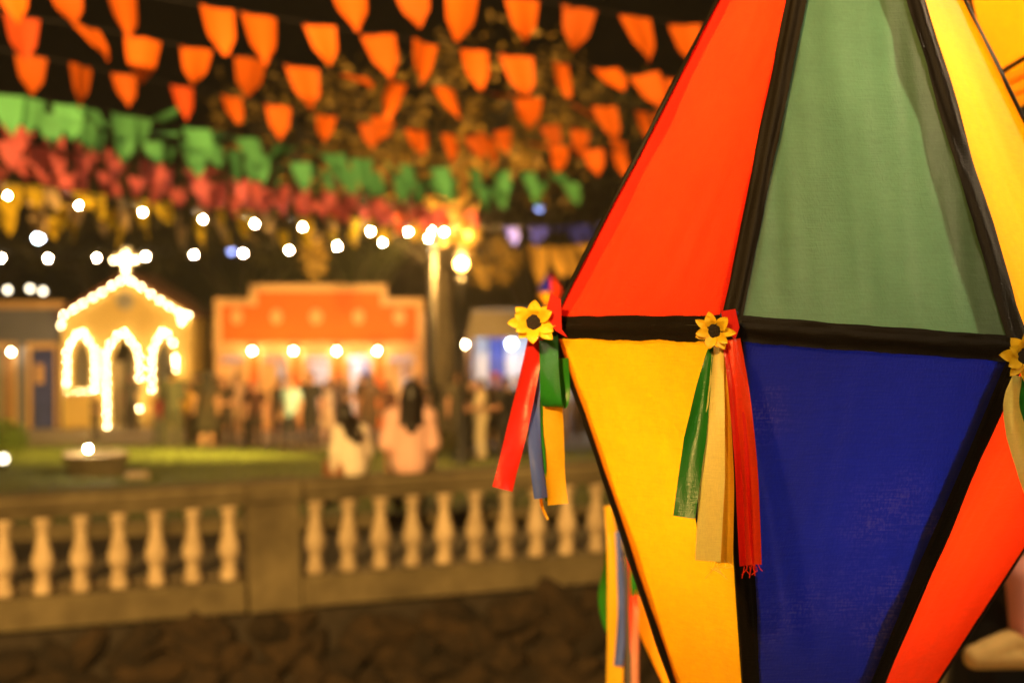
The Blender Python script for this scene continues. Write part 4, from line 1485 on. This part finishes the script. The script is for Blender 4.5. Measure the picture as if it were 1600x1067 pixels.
def lantern(name, label, verts, top, bot, up_cols, low_cols, sag=.010, wv=.013, we=.016, n=30, bulbs=((.25, 3.0), (-.3, 3.0)), col=WARM, hems=(), group=None, cord_top=None, wv_top=None):
    cen = sum(verts, Vector()) / 6
    root = empty(name, bot, label, 'lantern', group)
    L = [v - bot for v in verts]
    T, B = top - bot, Vector((0, 0, 0))
    C = cen - bot

    def loc(p): return p - C     # panel helper works round the lantern centre
    hub = root
    nT, nB = [], []
    for k in range(6):
        a, b = L[k], L[(k + 1) % 6]
        for apex, store in ((T, nT), (B, nB)):
            q = (a - apex).cross(b - apex).normalized()
            if q.dot((a + b + apex) / 3 - C) < 0: q = -q
            store.append(q)
    for k in range(6):
        a, b = L[k], L[(k + 1) % 6]
        for apex, nm, colr, sd in ((T, nT[k], up_cols[k], 1), (B, nB[k], low_cols[k], 2)):
            o = fabric_panel('panel', loc(apex), loc(a), loc(b), FAB[colr], root, sag, k * 3.7 + sd, n)
            o.location = C
        # tape along the equator between upper and lower panel
        mid = (b - a)
        inT = (T - (a + b) / 2); inT = (inT - mid * (inT.dot(mid) / mid.length_squared)).normalized()
        inB = (B - (a + b) / 2); inB = (inB - mid * (inB.dot(mid) / mid.length_squared)).normalized()
        edge_tape('equator_tape', a, b, nT[k], nB[k], inT, inB, we * .75, we * 1.25, M['tape'], root, k + 20)
        j = (k - 1) % 6
        for apex, N_, nm_, wdt in ((T, nT, 'upper_tape', wv_top or wv), (B, nB, 'lower_tape', wv)):
            d = apex - a
            iA = L[(k - 1) % 6] - a; iA = (iA - d * (iA.dot(d) / d.length_squared)).normalized()
            iB = L[(k + 1) % 6] - a; iB = (iB - d * (iB.dot(d) / d.length_squared)).normalized()
            wd = wdt[k] if isinstance(wdt, (list, tuple)) else wdt
            edge_tape(nm_, a, apex, N_[j], N_[k], iA, iB, wd, wd, M['tape'], root, k + (40 if apex is T else 60), .0034)
    for k, side, w0, w1, up in hems:
        # folded seam allowance of the same cloth, lying on the inside of the panel along one edge
        apex, nn = (T, nT[k]) if up else (B, nB[k])
        b, other = (L[(k + 1) % 6], L[k]) if side > 0 else (L[k], L[(k + 1) % 6])
        d = apex - b
        i_ = other - b; i_ = (i_ - d * (i_.dot(d) / d.length_squared)).normalized()
        vs, fs = [], []
        for i in range(61):
            t = i / 60
            p = b.lerp(apex, t)
            w = (w0 + (w1 - w0) * t) * (1 + .20 * noise.noise(Vector((t * 5, 3 * side, k))) + .14 * noise.noise(Vector((t * 13, 8, k))))
            w = min(w, (other - b).length * (1 - t) * .55)
            vs += [p - nn * .004, p + i_ * w - nn * (.006 + sag * 1.0 * min(1, w * 10))]
            if i: fs.append((2 * i - 2, 2 * i - 1, 2 * i + 1, 2 * i))
        raw('seam_allowance', vs, fs, FAB[(up_cols if up else low_cols)[k]], root)
    # wire frame inside and bulbs on the axis
    fr = bmesh.new()
    for k in range(6):
        add_tube(fr, [L[k] * .995 + C * .005, L[(k + 1) % 6] * .995 + C * .005], .003, 5)
    obj('wire_ring', fr, M['cord'], root, True)
    for f, pw in bulbs:
        p = C + ((T - C) * f if f > 0 else (B - C) * -f)
        add_light('lantern_light', 'POINT', root.location + p, pw, col, .06, parent=root)
    ct = cord_top if cord_top is not None else T + Vector((0, 0, .6))
    tube('hanging_cord', [T, ct], .004, M['cord'], root, 6)
    return root, C, nT, nB


def ribbon(name, pts, w, m, parent, side=Vector((1, 0, 0)), twist=0.0, fold=0.0, w_end=None, seed=0, curl=.004, n=26):
    """pts in parent space; a cloth strip of width w along a smooth path"""
    P = smooth_path([Vector(p) for p in pts], max(2, n // (len(pts) - 1)))
    vs, fs = [], []
    K = 6
    m_ = len(P) - 1
    for i, p in enumerate(P):
        t = i / m_
        ww = w + ((w_end or w) - w) * min(1, t * 1.6)
        ang = twist * t + .42 * noise.noise(Vector((t * 3, seed, 1)))
        tan = (P[min(i + 1, m_)] - P[max(i - 1, 0)]).normalized()
        s = (side - tan * side.dot(tan)).normalized()
        nn = tan.cross(s)
        s2 = s * math.cos(ang) + nn * math.sin(ang)
        n2 = tan.cross(s2)
        for k in range(K + 1):
            u = k / K * 2 - 1
            crown = (1 - u * u) * curl * math.sin(1.5 + 5 * t + seed) + fold * (abs(u) - .5) * min(1, t * 2) + .0012 * noise.noise(Vector((u * 2, t * 12, seed)))
            vs.append(p + s2 * u * ww / 2 + n2 * crown)
    for i in range(m_):
        for k in range(K):
            a = i * (K + 1) + k
            fs.append((a, a + 1, a + K + 2, a + K + 1))
    return raw(name, vs, fs, m, parent, True)


def sunflower(parent, p, facing, R, seed, npet=8):
    rr = random.Random(seed)
    q = facing.normalized().to_track_quat('Z', 'Y')
    bm = bmesh.new()
    add_lathe(bm, [(R * .33, -.1 * R), (R * .40, 0), (R * .38, R * .10), (R * .28, R * .17), (R * .1, R * .19)], 18)
    fl = obj('sunflower', bm, SEED, parent, False, p)
    fl.rotation_mode = 'QUATERNION'
    fl.rotation_quaternion = q
    for layer in (0, 1):
        for k in range(npet - 2 * layer):
            a = 2 * math.pi * (k + .5 * layer) / (npet - 2 * layer) + rr.uniform(-.14, .14)
            L = R * (1.0 if layer == 0 else .84) * rr.uniform(.86, 1.1)
            wd = R * .245 * rr.uniform(.85, 1.15)
            lift = rr.uniform(.10, .42) + .22 * layer
            vs, fs = [], []
            U, V = 4, 8
            for j in range(V + 1):
                t = j / V
                ww = wd * (math.sin(math.pi * min(1, t * .93 + .10)) ** .6) * (1.1 - .25 * t) * (1 if t < .97 else .55)
                for i in range(U + 1):
                    u = i / U * 2 - 1
                    r = R * .22 + (L - R * .22) * t
                    z = lift * R * math.sin(t * 1.9) * .8 - .02 * R + abs(u) * wd * .40 * (1 - t * .6) + .06 * R * noise.noise(Vector((t * 3, u, k + seed)))
                    vs.append(Vector((math.cos(a) * r - math.sin(a) * u * ww, math.sin(a) * r + math.cos(a) * u * ww, z + layer * .05 * R)))
            for j in range(V):
                for i in range(U):
                    b = j * (U + 1) + i
                    fs.append((b, b + 1, b + U + 2, b + U + 1))
            raw('petal', vs, fs, PETAL, fl, True)
    bm = bmesh.new(); add_lathe(bm, [(R * .12, -.30 * R), (R * .30, -.16 * R), (R * .34, -.09 * R)], 12)
    obj('calyx', bm, LEAF_B, fl, True)
    return fl


# --- main lantern
CEN = at(1300, 545, 1.75)
V0, V1, V2, V3 = at(861, 507, 1.69), at(1140, 508, 1.42), at(1597, 541, 1.46), at(1786, 568, 1.79)
V4, V5 = CEN * 2 - V1, CEN * 2 - V2
TOP, BOTP = at(1319, -378, 1.75), at(1195, 1480, 1.75)
main, MC, mT, mB = lantern('paper_lantern', 'large nearest lantern with red, green, yellow and blue panels edged in black tape', [V0, V1, V2, V3, V4, V5], TOP, BOTP,
                           ['red', 'green', 'golden', 'red', 'green', 'yellow'], ['yellow', 'blue', 'red', 'yellow', 'blue', 'red'],
                           .010, .0115, .0135, 34, ((.42, 3.6), (.13, 3.6), (-.16, 4.4)), (1.0, .80, .50), ((1, 1, .046, .034, 1), (1, -1, .020, .018, 1), (0, -1, .028, .020, 1), (0, 1, .024, .020, 1), (0, -1, .016, .014, 0), (1, -1, .020, .016, 0), (1, 1, .021, .020, 0), (2, -1, .022, .018, 0), (2, -1, .020, .018, 1)), None, Vector((TOP.x - BOTP.x, TOP.y - BOTP.y, 3.1 - BOTP.z)), [.0075, .0110, .015, .0135, .0135, .0135])


def lm(px, py, Y): return at(px, py, Y) - main.location


sunflower(main, lm(834, 504, 1.655), Vector((-.10, -1, .08)), .0285, 3)
sunflower(main, lm(1117, 517, 1.385), Vector((-.34, -.95, -.05)), .0205, 8, 7)
sunflower(main, lm(1600, 558, 1.42), Vector((.12, -1, .12)), .0265, 14)
# ribbon bunch at the left corner
ribbon('ribbon', [lm(838, 528, 1.668), lm(826, 590, 1.664), lm(806, 680, 1.66), lm(785, 764, 1.655)], .019, RIB['red'], main, Vector((1, .15, 0)), .1, 0, .0245, 1)
ribbon('ribbon', [lm(842, 530, 1.672), lm(836, 610, 1.67), lm(836, 700, 1.668), lm(845, 778, 1.665)], .006, RIB['blue'], main, Vector((1, .5, 0)), .25, 0, .016, 2)
ribbon('ribbon', [lm(848, 528, 1.674), lm(846, 640, 1.675), lm(850, 730, 1.675), lm(856, 782, 1.672)], .004, RIB['green'], main, Vector((1, .9, 0)), .3, 0, .006, 3)
ribbon('ribbon', [lm(857, 525, 1.67), lm(858, 570, 1.662), lm(860, 610, 1.66), lm(862, 630, 1.663), lm(868, 634, 1.672), lm(874, 618, 1.68), lm(872, 560, 1.682)], .023, RIB['green'], main, Vector((1, .12, 0)), 0, 0, .025, 4, .002)
ribbon('ribbon', [lm(860, 560, 1.68), lm(864, 640, 1.678), lm(866, 720, 1.676), lm(872, 788, 1.672)], .021, RIB['yellow'], main, Vector((1, .15, 0)), -.1, 0, .0255, 5)
ribbon('ribbon', [lm(853, 640, 1.684), lm(852, 720, 1.684), lm(846, 780, 1.682), lm(856, 812, 1.68)], .003, RIB['yellow'], main, Vector((1, .7, 0)), 0, 0, .0035, 6)
kn = bmesh.new()
add_poly(kn, [(0, .030), (.012, .022), (.013, -.012), (.020, -.022), (.006, -.014), (-.006, .005)], -.003, .003)
obj('ribbon_knot', kn, RIB['red'], main, False, lm(860, 498, 1.648))
# ribbon bunch at the front corner
ribbon('ribbon', [lm(1112, 538, 1.392), lm(1100, 600, 1.388), lm(1084, 700, 1.38), lm(1069, 808, 1.372)], .004, RIB['green'], main, Vector((1, -.2, 0)), .1, .002, .0215, 7, .003)
ribbon('ribbon', [lm(1116, 540, 1.398), lm(1104, 640, 1.396), lm(1090, 760, 1.394), lm(1104, 870, 1.392)], .004, RIB['navy'], main, Vector((1, .6, 0)), .2, 0, .011, 8)
ribbon('ribbon', [lm(1122, 542, 1.390), lm(1118, 640, 1.384), lm(1112, 760, 1.378), lm(1106, 876, 1.372)], .010, RIB['pale_yellow'], main, Vector((1, -.1, 0)), .05, .001, .0245, 9, .003)
ribbon('ribbon', [lm(1128, 542, 1.396), lm(1132, 640, 1.394), lm(1134, 760, 1.39), lm(1132, 880, 1.388)], .006, RIB['yellow'], main, Vector((1, .1, 0)), .1, .002, .016, 10)
ribbon('ribbon', [lm(1140, 538, 1.388), lm(1150, 620, 1.384), lm(1160, 740, 1.38), lm(1167, 884, 1.376)], .014, RIB['red'], main, Vector((1, -.1, 0)), 0, .004, .014, 11)
ribbon('ribbon', [lm(1146, 530, 1.386), lm(1160, 620, 1.380), lm(1171, 740, 1.376), lm(1177, 882, 1.372)], .014, RIB['scarlet'], main, Vector((1, .12, 0)), -.05, .005, .0155, 12)
bm = bmesh.new()
for k in range(9):
    p = lm(1163 + k * 2.7, 883 + rnd.uniform(-2, 2), 1.373)
    add_tube(bm, [p, p + Vector((rnd.uniform(-.002, .002), 0, -.004)), p + Vector((rnd.uniform(-.005, .005), 0, -.006 - rnd.uniform(0, .006)))], .0005, 4)
obj('frayed_threads', bm, RIB['scarlet'], main)
bm = bmesh.new()
for k in range(6):
    p = lm(1112 + k * 5, 876 + rnd.uniform(-2, 2), 1.386)
    add_tube(bm, [p, p + Vector((rnd.uniform(-.006, .006), 0, -.006)), p + Vector((rnd.uniform(-.012, .016), -.002, -.006 - rnd.uniform(0, .012)))], .0003, 4)
obj('frayed_threads', bm, RIB['pale_yellow'], main)
box('tape_tab', lm(1139, 491, 1.397), (.018, .004, .004), RIB['navy'], main, .001, Matrix.Rotation(math.radians(-8), 3, 'Y'))
kn = bmesh.new()
add_poly(kn, [(-.008, .010), (.006, .012), (.010, -.006), (.006, -.018), (-.004, -.008)], -.002, .002)
obj('ribbon_knot', kn, RIB['red'], main, False, lm(1139, 502, 1.392))
# ribbons at the right corner
ribbon('ribbon', [lm(1590, 588, 1.432), lm(1580, 632, 1.428), lm(1592, 690, 1.424), lm(1618, 770, 1.42)], .010, RIB['pale_yellow'], main, Vector((1, .05, 0)), .1, .001, .022, 13)
ribbon('ribbon', [lm(1604, 588, 1.436), lm(1604, 660, 1.434), lm(1622, 740, 1.43), lm(1640, 830, 1.43)], .012, RIB['green'], main, Vector((1, .1, 0)), .1, .001, .022, 14)
ribbon('ribbon', [lm(1616, 588, 1.436), lm(1630, 660, 1.434), lm(1650, 740, 1.43), lm(1670, 830, 1.43)], .012, RIB['red'], main, Vector((1, .1, 0)), .1, .001, .022, 15)

GL = 'painted fabric lanterns hung over the terrace'


def hexa(c, R, th0, tilt=(0, 0)):
    E_ = Euler((tilt[1], tilt[0], 0)).to_matrix()
    vs = [c + E_ @ Vector((R * math.cos(th0 - k * math.pi / 3), -R * math.sin(th0 - k * math.pi / 3), 0)) for k in range(6)]
    return vs, E_


# --- lantern behind, lower
c2 = at(1206, 905, 2.6)
v2, E2 = hexa(c2, .292, math.radians(188))
l2, C2, _, _ = lantern('paper_lantern', 'lower lantern mostly hidden behind the largest one, orange panels and hanging ribbons', v2, c2 + Vector((0, 0, .55)), c2 - Vector((0, 0, .62)),
                       ['yellow', 'blue', 'red', 'green', 'yellow', 'red'], ['orange', 'orange', 'red', 'yellow', 'orange', 'red'], .008, .008, .010, 14, ((.3, 3.0), (-.35, 5.0)), (1, .74, .42))


def l2p(px, py, Y): return at(px, py, Y) - l2.location


ribbon('ribbon', [l2p(952, 812, 2.585), l2p(948, 880, 2.58), l2p(944, 930, 2.57), l2p(952, 975, 2.575), l2p(962, 985, 2.59)], .02, RIB['green'], l2, Vector((.5, 1, 0)), .6, 0, .03, 22)
ribbon('ribbon', [l2p(950, 790, 2.58), l2p(958, 860, 2.57), l2p(962, 960, 2.565), l2p(960, 1090, 2.56)], .014, RIB['yellow'], l2, Vector((1, .2, 0)), .2, 0, .03, 23)
ribbon('ribbon', [l2p(966, 830, 2.565), l2p(970, 900, 2.56), l2p(972, 960, 2.555), l2p(966, 1040, 2.55)], .012, RIB['blue'], l2, Vector((1, .2, 0)), .4, 0, .016, 24)
ribbon('ribbon', [l2p(976, 840, 2.555), l2p(979, 900, 2.55), l2p(980, 990, 2.545), l2p(982, 1100, 2.54)], .006, RIB['grey'], l2, Vector((1, .2, 0)), 0, 0, .010, 25)
ribbon('ribbon', [l2p(984, 850, 2.55), l2p(988, 900, 2.545), l2p(990, 960, 2.54), l2p(992, 1020, 2.535)], .010, RIB['scarlet'], l2, Vector((1, .2, 0)), 0, 0, .016, 26)
ribbon('ribbon', [l2p(994, 860, 2.548), l2p(993, 930, 2.543), l2p(992, 1010, 2.53), l2p(993, 1100, 2.53)], .010, RIB['pink'], l2, Vector((1, .2, 0)), 0, 0, .014, 27)
ribbon('ribbon', [l2p(985, 820, 2.56), l2p(990, 880, 2.55), l2p(994, 930, 2.545)], .012, RIB['green'], l2, Vector((1, .2, 0)), .3, 0, .018, 28)

# --- lantern upper right, tilted
c3 = at(1752, -45, 2.35)
v3, E3 = hexa(c3, .30, math.radians(172), (math.radians(-38), math.radians(4)))
l3, C3, _, _ = lantern('paper_lantern', 'yellow orange lantern in the upper right corner, tilted, behind the largest lantern', v3, c3 + E3 @ Vector((0, 0, .6)), c3 - E3 @ Vector((0, 0, .6)),
                       ['orange', 'orange', 'yellow', 'orange', 'yellow', 'orange'], ['yellow', 'yellow', 'orange', 'yellow', 'orange', 'yellow'], .008, .004, .004, 14, ((.3, 6.0), (-.3, 7.0)), (1, .84, .5), (), None, c3 + Vector((0, 0, 1.2)) - (c3 - E3 @ Vector((0, 0, .6))))
for k, off in ((0, .03), (1, .06), (2, .09)):
    a, b = v3[0] - l3.location, v3[1] - l3.location
    ax = E3 @ Vector((0, 0, 1))
    nm = ((v3[0] + v3[1]) / 2 - c3).normalized()
    ribbon('fabric_fold', [a - ax * off * .6 + nm * .006, (a + b) / 2 - ax * off * .6 + nm * (.012 - off * .2), b - ax * off * .6 + nm * .006], .022, RIB['yellow'], l3, ax, 0, 0, .022, 30 + k, .006)

# --- small balloon lantern seen left of the red panel
c4 = at(858, 456, 9.0)
v4, E4 = hexa(c4, .085, .4)
lantern('paper_lantern', 'tiny orange and red lantern with a blue top near the left sunflower', v4, c4 + Vector((0, 0, .13)), c4 - Vector((0, 0, .11)),
        ['blue', 'blue', 'red', 'blue', 'blue', 'red'], ['red', 'yellow', 'orange', 'yellow', 'orange', 'red'], .003, .004, .004, 8, ((.2, .5), (-.3, .9)), (1, .8, .5))

# wire the lanterns hang from
tag(tube('overhead_wire', [(-6, 1.75, 3.25), (-2, 1.75, 3.12), (TOP.x, 1.75, 3.09), (3, 1.9, 3.15), (7, 2.2, 3.3)], .005, M['cord'], None, 6), 'thin black wire over the terrace carrying the lanterns', 'wire')

# ------------------------------------------------------------------ adult in black holding a child (only the child's leg is in frame)
ZK = 3.7
k0 = at(1562, 880, ZK)                     # knee of the child
adult_x = k0.x + .17
person(adult_x, ZK + .20, 0.0, 2.6, 1.68, pose_stand(random.Random(5), 'front'), 'adult in black clothes carrying the child at the right edge', (.012, .011, .011), (.010, .010, .010), 0, 'long', .010, long_sleeve=True, skirt=True)
Hc = .92
J = pose_sit(0, 0)
J = {k: Vector(v) for k, v in J.items()}
J['knl'] = Vector((-.10, .22, .02)); J['anl'] = Vector((-.10, .215, -.150)); J['toel'] = Vector((-.10, .345, -.205))
J['knr'] = Vector((.09, .18, .03)); J['anr'] = Vector((.09, .10, -.17)); J['toer'] = Vector((.09, .20, -.212))
child = person(k0.x + .20, ZK - .08, k0.z - .018, math.radians(90), Hc, J, 'small child in pink leggings and cream shoes held at the right edge', (.50, .38, .18), (.62, .25, .20), 0, 'short', .007, shoes=(.68, .46, .16), shoe_k=1.45)
